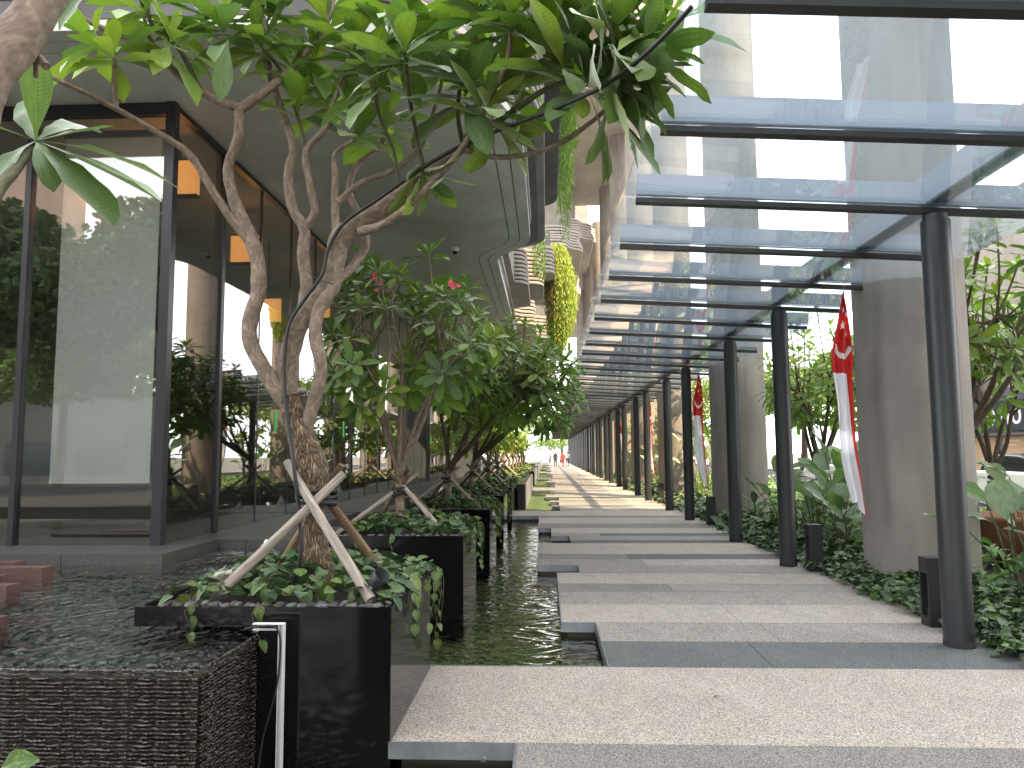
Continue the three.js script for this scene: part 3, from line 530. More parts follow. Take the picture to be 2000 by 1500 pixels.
  const cover = thing('pothos_cover', k < 0 ? 'leafy pothos filling the nearest black planter' : `leafy green pothos filling the ${ORD[k]} black planter`, 'ground cover', V(-1.54, PTOP, d0 + 0.7)); cover.userData.kind = 'stuff';
  instanced('leaves', HEART, POTHOS, list.map(([p, q, s, c]) => [p.sub(cover.position), q, s, c]), cover);
  if (stems.length) { const m = part('stem', merge(stems), M.twig, cover); m.position.copy(cover.position).negate(); }
}
function stakes(label, pts, tieAt, r, tieR) {
  const t = thing('tree_stakes', label, 'stakes', pts[0][0].clone());
  pts.forEach(([a, b, m]) => { const mid = a.clone().lerp(b, 0.5).add(new THREE.Vector3(rr(-0.012, 0.012), 0, rr(-0.012, 0.012))); part('stake', tube([a, mid, b].map(p => p.clone().sub(t.position)), [r * 1.12, r, r * 0.92], { n: 14, sides: 10, rough: 0.1, lumps: 5 }), m, t); });
  const coils = []; for (let i = 0; i < 4; i++) { const ring = []; for (let k = 0; k <= 12; k++) { const a = k / 12 * 6.283; ring.push(tieAt.clone().add(new THREE.Vector3(Math.cos(a) * tieR * rr(0.92, 1.06), (i - 1.5) * r * 0.9 + 0.012 * Math.sin(a * 2 + i * 2), Math.sin(a) * tieR * rr(0.92, 1.06))).sub(t.position)); } coils.push(tube(ring, [r * 0.45], { n: 36, sides: 6, rough: 0.1, closed: false })); }
  part('tie', merge(coils), M.rubber, t);
  return t;
}
// the big tree, drawn limb by limb
{
  const base = P(622, 1140, 4.8), tree = thing('frangipani_tree', 'large twisting frangipani tree with a black hose, in the first planter', 'tree', base, 'frangipani trees along the pool');
  const line = (pts) => pts.map(([x, y, d]) => P(x, y, d).sub(base));
  part('trunk', tube(line([[624, 1150, 4.8], [613, 1060, 4.8], [607, 985, 4.8], [613, 935, 4.8], [600, 880, 4.8], [578, 825, 4.8], [564, 775, 4.8]]), [0.10, 0.082, 0.088, 0.102, 0.092, 0.078, 0.066], { n: 44, sides: 20, rough: 0.16, lumps: 8 }), M.barkRough, tree);
  const limb = (pts, rad, mat = M.bark) => part('branch', tube(line(pts), rad, { n: pts.length * 6, sides: 12, rough: 0.17, lumps: 9 }), mat, tree);
  limb([[568, 800, 4.8], [535, 752, 4.78], [487, 655, 4.75], [506, 560, 4.75], [502, 500, 4.75], [478, 440, 4.75], [452, 372, 4.75], [446, 325, 4.75], [466, 270, 4.72], [468, 210, 4.7]], [0.058, 0.052, 0.049, 0.05, 0.05, 0.047, 0.036, 0.034, 0.036, 0.034]);
  limb([[468, 214, 4.7], [520, 176, 4.7], [560, 145, 4.75], [600, 100, 4.8], [640, 40, 4.8], [655, -20, 4.8]], [0.034, 0.03, 0.025, 0.02, 0.018, 0.015]);
  limb([[470, 212, 4.7], [415, 192, 4.65], [352, 150, 4.6], [305, 105, 4.55], [250, 78, 4.5], [180, 45, 4.45], [120, 18, 4.4]], [0.03, 0.026, 0.023, 0.02, 0.019, 0.018, 0.016]);
  limb([[330, 130, 4.6], [290, 70, 4.6], [280, 20, 4.6], [272, -20, 4.6]], [0.018, 0.014, 0.013, 0.012], M.twig);
  limb([[390, 175, 4.62], [345, 90, 4.6], [300, 55, 4.55], [285, 0, 4.5]], [0.019, 0.015, 0.014, 0.012], M.twig);
  limb([[497, 480, 4.75], [452, 428, 4.7], [415, 372, 4.65], [368, 300, 4.6], [305, 258, 4.5], [235, 217, 4.4], [180, 188, 4.3], [100, 150, 4.2]], [0.036, 0.028, 0.025, 0.024, 0.02, 0.017, 0.015, 0.014]);
  limb([[228, 213, 4.4], [224, 165, 4.35], [222, 100, 4.3]], [0.014, 0.013, 0.012]);
  limb([[566, 795, 4.8], [562, 740, 4.82], [566, 690, 4.83], [588, 628, 4.84], [632, 578, 4.85], [652, 530, 4.85], [664, 470, 4.85], [712, 428, 4.82], [790, 378, 4.75], [862, 322, 4.68], [902, 290, 4.6]], [0.055, 0.06, 0.062, 0.066, 0.066, 0.064, 0.07, 0.066, 0.05, 0.042, 0.034]);
  limb([[900, 292, 4.6], [950, 252, 4.5], [1010, 212, 4.4], [1070, 172, 4.3], [1120, 158, 4.2], [1190, 160, 4.1]], [0.022, 0.019, 0.017, 0.016, 0.016, 0.014], M.twig);
  limb([[905, 290, 4.6], [950, 305, 4.55], [1010, 305, 4.5], [1090, 282, 4.4], [1155, 238, 4.3], [1200, 200, 4.2]], [0.022, 0.017, 0.016, 0.015, 0.014, 0.012]);
  limb([[705, 452, 4.8], [745, 440, 4.7], [800, 400, 4.6], [850, 350, 4.52], [905, 285, 4.4], [950, 200, 4.3], [990, 120, 4.2], [1000, 30, 4.2], [1010, -30, 4.2]], [0.036, 0.026, 0.022, 0.02, 0.018, 0.016, 0.015, 0.013, 0.012]);
  limb([[658, 548, 4.85], [695, 512, 4.95], [714, 478, 5.0], [703, 425, 5.05], [682, 370, 5.1], [700, 320, 5.15], [740, 290, 5.2], [760, 230, 5.2]], [0.034, 0.032, 0.03, 0.027, 0.024, 0.02, 0.018, 0.015]);
  limb([[662, 490, 4.85], [655, 420, 4.9], [655, 350, 4.9], [655, 300, 4.9], [695, 272, 4.9]], [0.034, 0.028, 0.024, 0.016, 0.012]);
  limb([[660, 395, 4.9], [700, 360, 4.9], [770, 330, 4.9], [820, 290, 4.9], [850, 210, 4.9], [870, 130, 4.9]], [0.022, 0.02, 0.018, 0.017, 0.014, 0.012]);
  limb([[592, 850, 4.8], [612, 790, 4.78], [628, 715, 4.75], [616, 655, 4.76], [625, 600, 4.78], [652, 560, 4.82], [662, 520, 4.85]], [0.05, 0.042, 0.04, 0.043, 0.04, 0.042, 0.04]);
  limb([[556, 760, 4.82], [550, 715, 4.85], [549, 668, 4.86]], [0.05, 0.042, 0.034]);
  limb([[585, 640, 4.9], [598, 560, 4.95], [592, 500, 4.95], [594, 448, 4.95], [572, 408, 4.95], [563, 340, 4.95], [573, 290, 4.95], [545, 205, 4.95], [520, 110, 4.9], [512, 20, 4.9], [515, -30, 4.9]], [0.045, 0.042, 0.04, 0.037, 0.034, 0.032, 0.03, 0.028, 0.026, 0.022, 0.018]);
  limb([[594, 450, 4.95], [614, 415, 4.93], [605, 360, 4.9], [598, 295, 4.9], [632, 255, 4.85], [655, 190, 4.8], [690, 90, 4.7], [705, 20, 4.7]], [0.03, 0.027, 0.026, 0.024, 0.022, 0.018, 0.016, 0.014]);
  limb([[598, 300, 4.9], [585, 240, 4.88], [555, 150, 4.86], [505, 80, 4.8]], [0.018, 0.013, 0.012, 0.011], M.twig);
  limb([[780, 380, 4.75], [770, 300, 4.7], [740, 220, 4.6], [730, 140, 4.5]], [0.014, 0.012, 0.012, 0.011], M.twig);
  limb([[830, 345, 4.7], [815, 270, 4.6], [800, 190, 4.4], [790, 100, 4.2]], [0.015, 0.013, 0.012, 0.011], M.twig);
  limb([[905, 285, 4.6], [895, 230, 4.5], [900, 160, 4.4], [925, 90, 4.4], [940, 10, 4.4]], [0.015, 0.013, 0.012, 0.011, 0.01], M.twig);
  // whorls of leaves: [tip, axis, count, length]
  const up = (x, y, z) => new THREE.Vector3(x, y, z), list = [];
  const ros = (x, y, d, ax, n, len, mi, sp) => rosette(P(x, y, d), ax, Math.round(n * 1.25), len * 1.45, (p, q, l, f) => list.push([p, q, l, rnd() < 0.5 ? mi : [0, 1, 1, 3, 2][Math.floor(rnd() * 5)]]), sp);
  ros(790, 95, 4.2, up(0.1, 0.9, 0.35), 13, 0.33, 2, 1.05); ros(1190, 160, 4.1, up(0.95, 0.05, 0.3), 13, 0.44, 0, 0.85); ros(1200, 200, 4.25, up(0.85, -0.35, 0.2), 8, 0.36, 0, 0.7);
  ros(905, 165, 4.4, up(-0.1, 0.9, 0.3), 12, 0.34, 2); ros(735, 140, 4.5, up(-0.2, 0.9, 0.3), 11, 0.32, 0); ros(1000, 30, 4.2, up(0.2, 0.9, 0.2), 12, 0.36, 1); ros(1110, 110, 4.2, up(0.35, 0.85, 0.1), 12, 0.38, 0);
  ros(1080, 40, 4.3, up(0.1, 0.95, 0.1), 12, 0.36, 1); ros(1200, 55, 4.0, up(0.5, 0.8, 0.1), 12, 0.38, 0); ros(1270, 95, 4.0, up(0.7, 0.5, 0.2), 10, 0.34, 1, 0.9); ros(1225, 120, 4.05, up(0.8, 0.4, 0.35), 11, 0.36, 0, 0.9); ros(1150, 150, 4.3, up(0.3, 0.8, 0.3), 10, 0.32, 2);
  ros(870, 120, 4.9, up(0.1, 0.95, 0), 12, 0.34, 1); ros(690, 85, 4.7, up(0.1, 0.9, 0.2), 12, 0.33, 0); ros(755, 235, 5.2, up(0.2, 0.9, 0), 11, 0.3, 1); ros(700, 262, 4.9, up(0.5, 0.85, 0.2), 10, 0.26, 1, 0.8);
  ros(950, 205, 4.3, up(0.3, 0.8, 0.2), 10, 0.3, 1); ros(985, 255, 4.5, up(0.6, -0.3, 0.2), 8, 0.27, 3, 0.8); ros(830, 345, 4.65, up(0.6, -0.75, 0.1), 9, 0.29, 3, 0.7); ros(640, 40, 4.8, up(0, 0.9, 0.2), 12, 0.32, 2);
  ros(515, 20, 4.9, up(-0.2, 0.9, 0.2), 12, 0.33, 2); ros(505, 80, 4.75, up(-0.3, 0.8, 0.3), 10, 0.3, 0); ros(585, 205, 4.85, up(0.1, 0.95, 0.1), 7, 0.27, 1, 0.6); ros(430, 45, 4.6, up(-0.2, 0.8, 0.3), 10, 0.32, 2);
  ros(285, 5, 4.5, up(0, 1, 0.1), 11, 0.3, 0); ros(222, 100, 4.3, up(-0.1, 0.95, 0.2), 10, 0.24, 3); ros(335, 70, 4.5, up(0.3, 0.5, 0.3), 10, 0.3, 3); ros(180, 75, 4.35, up(-0.5, 0.7, 0.1), 9, 0.27, 3); ros(1150, -10, 4.2, up(0.2, 0.9, 0.1), 10, 0.36, 1); ros(930, 10, 4.4, up(0, 1, 0), 11, 0.34, 1); ros(800, 10, 4.5, up(0, 1, 0), 11, 0.33, 1); ros(570, 120, 4.9, up(0.2, 0.9, 0.2), 9, 0.28, 1);
  [[860, 60, 4.6, 1], [1040, 0, 4.4, 0], [985, 165, 4.6, 1], [760, 60, 4.7, 0], [620, 105, 5.0, 1], [470, -5, 4.9, 2], [395, 10, 4.7, 0], [1230, 5, 4.2, 0], [1300, 30, 4.0, 1], [640, 190, 5.1, 1]].forEach(([x, y, d, mi]) => ros(x, y, d, up(rr(-0.3, 0.4), 0.9, rr(0, 0.4)), 10, 0.32, mi));
  // one broad leaf hanging in front of the soffit
  list.unshift([P(445, 78, 3.9), new THREE.Quaternion().setFromRotationMatrix(leafBasis(up(-0.05, -1, 0.12), up(0.25, 0.1, 1))), 0.36, 2]);
  leavesOf(tree, list, { max: 300 });
  // black hose tied along the trunk, up to the canopy
  const hose = thing('black_hose', 'black hose running up the first tree and across to the canopy', 'hose', P(572, 1135, 4.62));
  const hp = [[572, 1140, 4.62], [588, 1080, 4.6], [584, 1000, 4.62], [575, 920, 4.62], [566, 850, 4.68], [556, 760, 4.7], [556, 690, 4.72], [566, 630, 4.74], [598, 580, 4.76], [630, 535, 4.76], [640, 490, 4.76], [668, 440, 4.74], [740, 388, 4.68], [830, 325, 4.6], [900, 285, 4.5], [990, 248, 4.3], [1100, 205, 4.05], [1200, 155, 3.8], [1290, 78, 3.55], [1352, 12, 3.42]];
  part('hose_tube', tube(hp.map(([x, y, d]) => P(x, y, d).sub(hose.position)), [0.0125, 0.0125], { n: 120, sides: 10, rough: 0 }), M.rubber, hose);
  part('cable_tie', tube([P(593, 525, 4.72), P(625, 548, 4.70), P(652, 555, 4.74)].map(p => p.sub(hose.position)), [0.003, 0.003], { n: 10, sides: 5, rough: 0 }), M.rubber, hose);
  part('cable_tie', tube([P(565, 640, 4.72), P(582, 646, 4.71), P(596, 644, 4.74)].map(p => p.sub(hose.position)), [0.003, 0.003], { n: 10, sides: 5, rough: 0 }), M.rubber, hose);
  stakes('four weathered wooden stakes tied with black rubber around the first tree', [[P(437, 1150, 4.45), P(672, 925, 4.72), M.stake], [P(724, 1172, 4.32), P(560, 902, 4.72), M.stake], [P(742, 1112, 5.2), P(586, 905, 4.9), M.stakeDark], [P(528, 1140, 5.1), P(668, 908, 4.92), M.stakeDark]], P(618, 972, 4.78), 0.029, 0.118);
}
// frangipani trees grown by rule: base, fork, crown middle, crown radii
function frangipani(label, group, base, fork, mid, rad, { limbs = 5, tips = 22, leaf = 0.28, per = 12, r = 0.06, bright = 0.3, max = 300, bark = M.bark, twigs = M.bark, mats = LEAF } = {}) {
  const tree = thing('frangipani_tree', label, 'tree', base, group), loc = p => p.clone().sub(base);
  const b2 = base.clone().lerp(fork, 0.5).add(new THREE.Vector3(rr(-0.04, 0.04), 0, rr(-0.04, 0.04)));
  part('trunk', tube([base.clone().add(new THREE.Vector3(0, -0.05, 0)), b2, fork].map(loc), [r * 1.1, r * 0.95, r], { n: 14, sides: 12, rough: 0.14 }), bark, tree);
  const T = []; let guard = 0;
  while (T.length < tips && guard++ < 4000) {
    const v = new THREE.Vector3(rr(-1, 1), rr(-0.75, 1), rr(-1, 1)), l = v.length(); if (l > 1 || l < 0.45) continue;
    const p = mid.clone().add(v.clone().multiply(rad)); if (p.y < fork.y + 0.15) continue;
    if (T.some(q => q.distanceTo(p) < leaf * 0.62)) continue; T.push(p);
  }
  const groups = Array.from({ length: limbs }, () => []);
  T.forEach(p => { const a = Math.atan2(p.z - mid.z, p.x - mid.x) + Math.PI; groups[Math.floor(a / (2 * Math.PI) * limbs) % limbs].push(p); });
  const list = [];
  for (const g of groups) {
    if (!g.length) continue;
    const c = g.reduce((s, p) => s.add(p), new THREE.Vector3()).divideScalar(g.length);
    const knee = fork.clone().lerp(c, 0.55); knee.y = lerp(fork.y, c.y, 0.62); knee.x += rr(-0.1, 0.1); knee.z += rr(-0.1, 0.1);
    const m1 = fork.clone().lerp(knee, 0.5); m1.y -= 0.02; m1.x += rr(-0.06, 0.06); m1.z += rr(-0.06, 0.06);
    const geos = [tube([fork.clone().add(new THREE.Vector3(0, -0.06, 0)), fork, m1, knee].map(loc), [r * 0.7, r * 0.66, r * 0.5, r * 0.4], { n: 14, sides: 8, rough: 0.14 })];
    const subs = [[], []]; g.sort((a, b) => a.y - b.y).forEach((p, i) => subs[i % 2].push(p));
    for (const sset of subs) {
      if (!sset.length) continue;
      const sc = sset.reduce((s, p) => s.add(p), new THREE.Vector3()).divideScalar(sset.length).lerp(knee, 0.45);
      geos.push(tube([knee, knee.clone().lerp(sc, 0.5).add(new THREE.Vector3(rr(-0.05, 0.05), rr(-0.06, 0.02), rr(-0.05, 0.05))), sc].map(loc), [r * 0.38, r * 0.3, r * 0.27], { n: 8, sides: 7, rough: 0.12 }));
      for (const p of sset) {
        const bend = sc.clone().lerp(p, 0.5); bend.y -= sc.distanceTo(p) * 0.14; bend.x += rr(-0.05, 0.05);
        geos.push(tube([sc, bend, p].map(loc), [r * 0.25, r * 0.2, Math.max(0.007, r * 0.16)], { n: 8, sides: 6, rough: 0.1 }));
        const ax = p.clone().sub(sc).normalize().multiplyScalar(0.7); ax.y += 0.6;
        const mi = rnd() < bright ? (rnd() < 0.4 ? 3 : 1) : rnd() < 0.5 ? 2 : 0;
        rosette(p, ax, per, leaf * rr(0.85, 1.12), (q, o, l) => list.push([q, o, l, rnd() < 0.7 ? mi : Math.floor(rnd() * 3)]));
      }
    }
    part('branch', merge(geos), twigs, tree);
  }
  list.sort((a, b) => b[0].z - a[0].z);
  leavesOf(tree, list, { max, geos: max > 200 ? FRANGI : FRANGILOW, mats });
  return tree;
}
const POOLTREES = 'frangipani trees along the pool';
const autoStakes = (base, k, r = 0.026) => { const c = base.clone().add(new THREE.Vector3(0, 0.44, 0)), pts = []; for (const [dx, dz, m] of [[-0.62, 0.34, M.stake], [0.58, 0.42, M.stake], [0.45, -0.45, M.stakeDark], [-0.4, -0.42, M.stakeDark]]) { const a = base.clone().add(new THREE.Vector3(dx, 0.0, dz)), b = c.clone().add(new THREE.Vector3(-dx * 0.26 + 0.03, 0.2, -dz * 0.26)); pts.push([a, b, m]); } stakes(`wooden stakes tied around the ${ORD[k]} frangipani tree along the pool`, pts, c, r, 0.085); };
{
  const y = 0.69;
  let b = V(-1.66, y, PD(1) + 0.72);
  frangipani('leafy frangipani tree with pink flowers in the second planter', POOLTREES, b, b.clone().add(new THREE.Vector3(0.0, 0.62, 0)), P(795, 660, 8.3), new THREE.Vector3(1.1, 1.05, 0.9), { limbs: 6, tips: 70, leaf: 0.30, per: 13, r: 0.055, bright: 0.6 });
  autoStakes(b, 1);
  b = V(-1.6, y, PD(2) + 0.7);
  frangipani('spreading frangipani tree with leaning crown in the third planter', POOLTREES, b, b.clone().add(new THREE.Vector3(0.04, 0.6, 0)), P(960, 730, 11.4), new THREE.Vector3(1.3, 0.95, 1.15), { limbs: 6, tips: 80, leaf: 0.31, per: 13, r: 0.055, bright: 0.55, twigs: M.barkDark });
  autoStakes(b, 2);
  b = V(-1.55, y, PD(3) + 0.7);
  frangipani('frangipani tree with dark bent branches in the fourth planter', POOLTREES, b, b.clone().add(new THREE.Vector3(0.04, 0.7, 0)), P(1012, 765, 14.6), new THREE.Vector3(1.25, 1.0, 1.2), { limbs: 6, tips: 80, leaf: 0.31, per: 13, r: 0.055, bright: 0.55, twigs: M.barkDark });
  autoStakes(b, 3);
  for (let k = 4; k < 14; k++) {
    if (!planters.some(([q]) => q === k)) continue;
    b = V(-1.52, y, PD(k) + 0.7);
    frangipani(`small frangipani tree in the ${ORD[k]} planter, far along the pool`, POOLTREES, b, b.clone().add(new THREE.Vector3(0.04, 0.55, 0)), b.clone().add(new THREE.Vector3(-0.3, 1.5, 0.1)), new THREE.Vector3(0.95, 0.75, 1.1), { limbs: 5, tips: 26, leaf: 0.34, per: 10, r: 0.05, bright: 0.75, max: 0, twigs: M.bark });
    if (k < 7) autoStakes(b, k);
  }
  // pink flower clusters of the second tree
  for (const [x, yy, d, who] of [[740, 556, 7.7, 'beside the big tree'], [888, 568, 7.7, 'at the crown\'s right side']]) {
    const c = P(x, yy, d), t = thing('frangipani_flowers', `pink frangipani flower cluster ${who}`, 'flowers', c), pg = leafGeo({ width: 0.32, droop: -0.2, fold: 0.2, wave: 0, segs: 4, peak: 0.6, tip: 0.6, petiole: 0.01 });
    for (let f = 0; f < 5; f++) {
      const o = new THREE.Vector3(rr(-0.07, 0.07), rr(-0.06, 0.1), rr(-0.05, 0.05)), ax = new THREE.Vector3(rr(-0.5, 0.5), 0.5, 1).normalize(), geos = [], p = perpTo(ax), q = ax.clone().cross(p);
      for (let i = 0; i < 5; i++) { const a = i * 1.2566, dir = p.clone().multiplyScalar(Math.cos(a)).addScaledVector(q, Math.sin(a)).addScaledVector(ax, 0.45); const g = pg.clone().scale(0.033, 0.033, 0.033); g.applyMatrix4(leafBasis(dir, ax)); g.translate(o.x, o.y, o.z); geos.push(g); }
      part('flower', merge(geos), M.petal, t);
    }
    part('stalk', merge([0, 1, 2].map(i => tube([new THREE.Vector3(0, -0.16, -0.02), new THREE.Vector3(rr(-0.02, 0.02), -0.06, 0), new THREE.Vector3(rr(-0.06, 0.06), 0.03, 0)], [0.004, 0.003], { n: 6, sides: 5, rough: 0 }))), M.twig, t);
  }
}
// tree of the nearest planter: one limb and one whorl lean into the picture
{
  const base = V(-1.75, 0.68, 1.25), tree = thing('frangipani_tree', 'frangipani limb and large dark leaves at the upper left corner', 'tree', base, POOLTREES);
  part('trunk', tube([base, V(-1.85, 1.5, 1.3), P(-120, 420, 1.75), P(-40, 170, 1.85), P(45, 60, 1.95), P(120, -60, 2.05)].map(p => p.clone().sub(base)), [0.08, 0.07, 0.066, 0.062, 0.058, 0.055], { n: 40, sides: 18, rough: 0.1, lumps: 6 }), M.bark, tree);
  part('branch', tube([P(-60, 520, 1.9), P(-10, 380, 2.1), P(30, 330, 2.2), P(60, 290, 2.3)].map(p => p.sub(base)), [0.03, 0.02, 0.017, 0.014], { n: 16, sides: 10, rough: 0.14, lumps: 20 }), M.twig, tree);
  part('branch', tube([P(90, 130, 1.98), P(72, 110, 2.0), P(70, 130, 2.0), P(70, 150, 2.02)].map(p => p.sub(base)), [0.012, 0.009, 0.007], { n: 8, sides: 8 }), M.bark, tree);
  const c = P(70, 275, 2.3), up = new THREE.Vector3(0, 1, 0.25), list = [];
  const aim = (x, y, d, l, mi, u = up, g) => list.push([c.clone(), new THREE.Quaternion().setFromRotationMatrix(leafBasis(P(x, y, d).sub(c), u)), l, mi]);
  aim(352, 385, 2.2, 0.53, 0); aim(265, 420, 2.15, 0.47, 2); aim(325, 290, 2.4, 0.47, 0); aim(180, 180, 2.5, 0.36, 2, new THREE.Vector3(0.2, 0.4, 1)); aim(70, 110, 2.3, 0.30, 0, new THREE.Vector3(0.8, 0.1, 1)); aim(20, 150, 2.4, 0.3, 2, new THREE.Vector3(-0.4, 0.3, 1)); aim(170, 250, 2.35, 0.24, 0, new THREE.Vector3(0.2, 1, 0.6)); aim(-90, 210, 2.2, 0.34, 0); aim(-60, 330, 2.1, 0.3, 2); aim(150, 350, 2.0, 0.26, 2); aim(60, 170, 2.6, 0.2, 1, new THREE.Vector3(-0.6, 0.2, 1));
  const d2 = P(100, -20, 2.3); list.push([P(190, -40, 2.35), new THREE.Quaternion().setFromRotationMatrix(leafBasis(P(90, 45, 2.3).sub(P(190, -40, 2.35)), new THREE.Vector3(0.1, 0.5, 1))), 0.22, 2]);
  leavesOf(tree, list);
}
// small things in and on the first planter
{
  let t = thing('cable_trunking', 'pale bent cable trunking on the front of the first planter', 'cable trunking', P(551, 1496, 4.075));
  const sub = g => { g.translate(-t.position.x, -t.position.y, -t.position.z); return g; };
  const top = P(551, 1215, 4.08), x = top.x, h = top.y;
  part('channel', sub(merge([box(x - 0.014, x - 0.011, LOW - 0.12, h - 0.012, 4.062, 4.098), box(x + 0.011, x + 0.014, LOW - 0.12, h - 0.012, 4.062, 4.098), box(x - 0.0105, x + 0.0105, LOW - 0.12, h - 0.012, 4.092, 4.098), box(x - 0.155, x + 0.014, h - 0.011, h - 0.006, 4.062, 4.098), box(x - 0.155, x - 0.016, h - 0.04, h - 0.036, 4.064, 4.096)])), M.whiteTrim, t);
  part('cable', sub(tube([V(x - 0.2, h - 0.035, 4.07), V(x - 0.12, h - 0.018, 4.06), V(x - 0.03, h - 0.02, 4.056), V(x - 0.004, h - 0.06, 4.056), V(x - 0.01, h - 0.3, 4.056), V(x - 0.075, h - 0.6, 4.03), V(x - 0.09, LOW - 0.02, 4.0)], [0.005, 0.005], { n: 40, sides: 7, rough: 0 })), M.rubber, t);
  const c = P(432, 1132, 4.55); t = thing('junction_box', 'cream plastic junction box among the leaves of the first planter', 'box', c);
  const bb = part('case', metricUV(new THREE.BoxGeometry(0.125, 0.05, 0.08)), M.cream, t); bb.rotation.set(0.1, 0.35, 0.12); part('lid', metricUV(new THREE.BoxGeometry(0.131, 0.016, 0.086).translate(0, 0.03, 0)), M.cream, bb);
  part('gland', new THREE.CylinderGeometry(0.012, 0.012, 0.05, 10).rotateZ(1.57).translate(-0.085, 0, 0), M.rubber, bb);
  const s = P(737, 1132, 4.4); t = thing('spotlight', 'small dark garden spotlight tilted up among the leaves of the first planter', 'spotlight', s);
  const hd = part('housing', new THREE.CylinderGeometry(0.05, 0.036, 0.10, 20, 1, true), S({ rgb: [0.05, 0.055, 0.065], roughness: 0.45, side: THREE.DoubleSide }), t); hd.rotation.set(0.5, 0, -0.7); part('lens', new THREE.CylinderGeometry(0.036, 0.036, 0.01, 20).translate(0, -0.045, 0), M.mullion, hd);
  part('spike', new THREE.CylinderGeometry(0.008, 0.004, 0.16, 8).translate(0, -0.1, 0), M.rubber, t);
  const pz = P(946, 1482, 4.24); t = thing('drain_pipe', 'short white drain pipe under the paving edge in the foreground', 'pipe', pz); const dp = part('pipe_end', new THREE.CylinderGeometry(0.012, 0.012, 0.1, 14, 1, true).rotateX(1.3), M.whiteTrim, t); dp.material.side = THREE.DoubleSide;
}
// hanging plants on the ledges
function hanging(label, n, place, col, len) {
  const list = []; for (let i = 0; i < n; i++) { const [p, c, s] = place(i / n); const q = new THREE.Quaternion().setFromEuler(new THREE.Euler(rr(-0.2, 1.35), rnd() * 6.283, rr(-0.4, 0.4), 'YXZ')); const l = len * s * rr(0.6, 1.3); list.push([p, q, new THREE.Vector3(l, l, l), vary(c ?? col, 0.25)]); }
  const t = thing('hanging_plant', label, 'plant', list[0][0].clone()); t.userData.kind = 'thing';
  instanced('foliage', BLADE, TUFT, list.map(([p, q, s, c]) => [p.clone().sub(t.position), q, s, c]), t);
}
hanging('bright green plant curtain hanging along the dark upper ledge', 6500, f => { const d = lerp(7.6, 14.9, f), hgt = rnd(), drop = 0.75 + 0.25 * Math.sin(d * 3.1) + 0.2 * Math.sin(d * 7); return [V(0.32 + rr(-0.07, 0.24) * (1 - hgt * 0.3), SOFY + 2.55 - hgt * drop * 1.75, d), hgt < 0.3 ? [0.13, 0.26, 0.03] : [0.16, 0.30, 0.025], 1]; }, [0.15, 0.3, 0.03], 0.14);
hanging('sunlit yellow green plant curtain hanging below the layered ledges', 12000, f => { const hgt = f, a = rnd() * 6.283, w = 0.52 * Math.pow(Math.sin(Math.PI * clamp(0.14 + hgt * 0.8, 0, 1)), 0.6) * Math.sqrt(rnd()); return [V(0.30 - 0.08 * hgt + 0.22 * Math.sin(hgt * 2.6) + Math.cos(a) * w, lerp(8.0, 4.75, hgt), 23.2 - Math.abs(Math.sin(a)) * w * 1.2), Math.cos(a) < -0.3 && rnd() < 0.55 && hgt > 0.25 && hgt < 0.7 ? [0.20, 0.14, 0.06] : rnd() < 0.12 ? [0.30, 0.28, 0.05] : [0.31, 0.42, 0.035], 1]; }, [0.34, 0.36, 0.04], 0.17);
hanging('short green plant tuft hanging over the middle layered ledge', 700, f => [V(-0.15 + rr(-0.16, 0.16), lerp(7.4, 6.0, f), 18.9 - rnd() * 0.3), [0.16, 0.29, 0.03], 1], [0.16, 0.3, 0.03], 0.15);

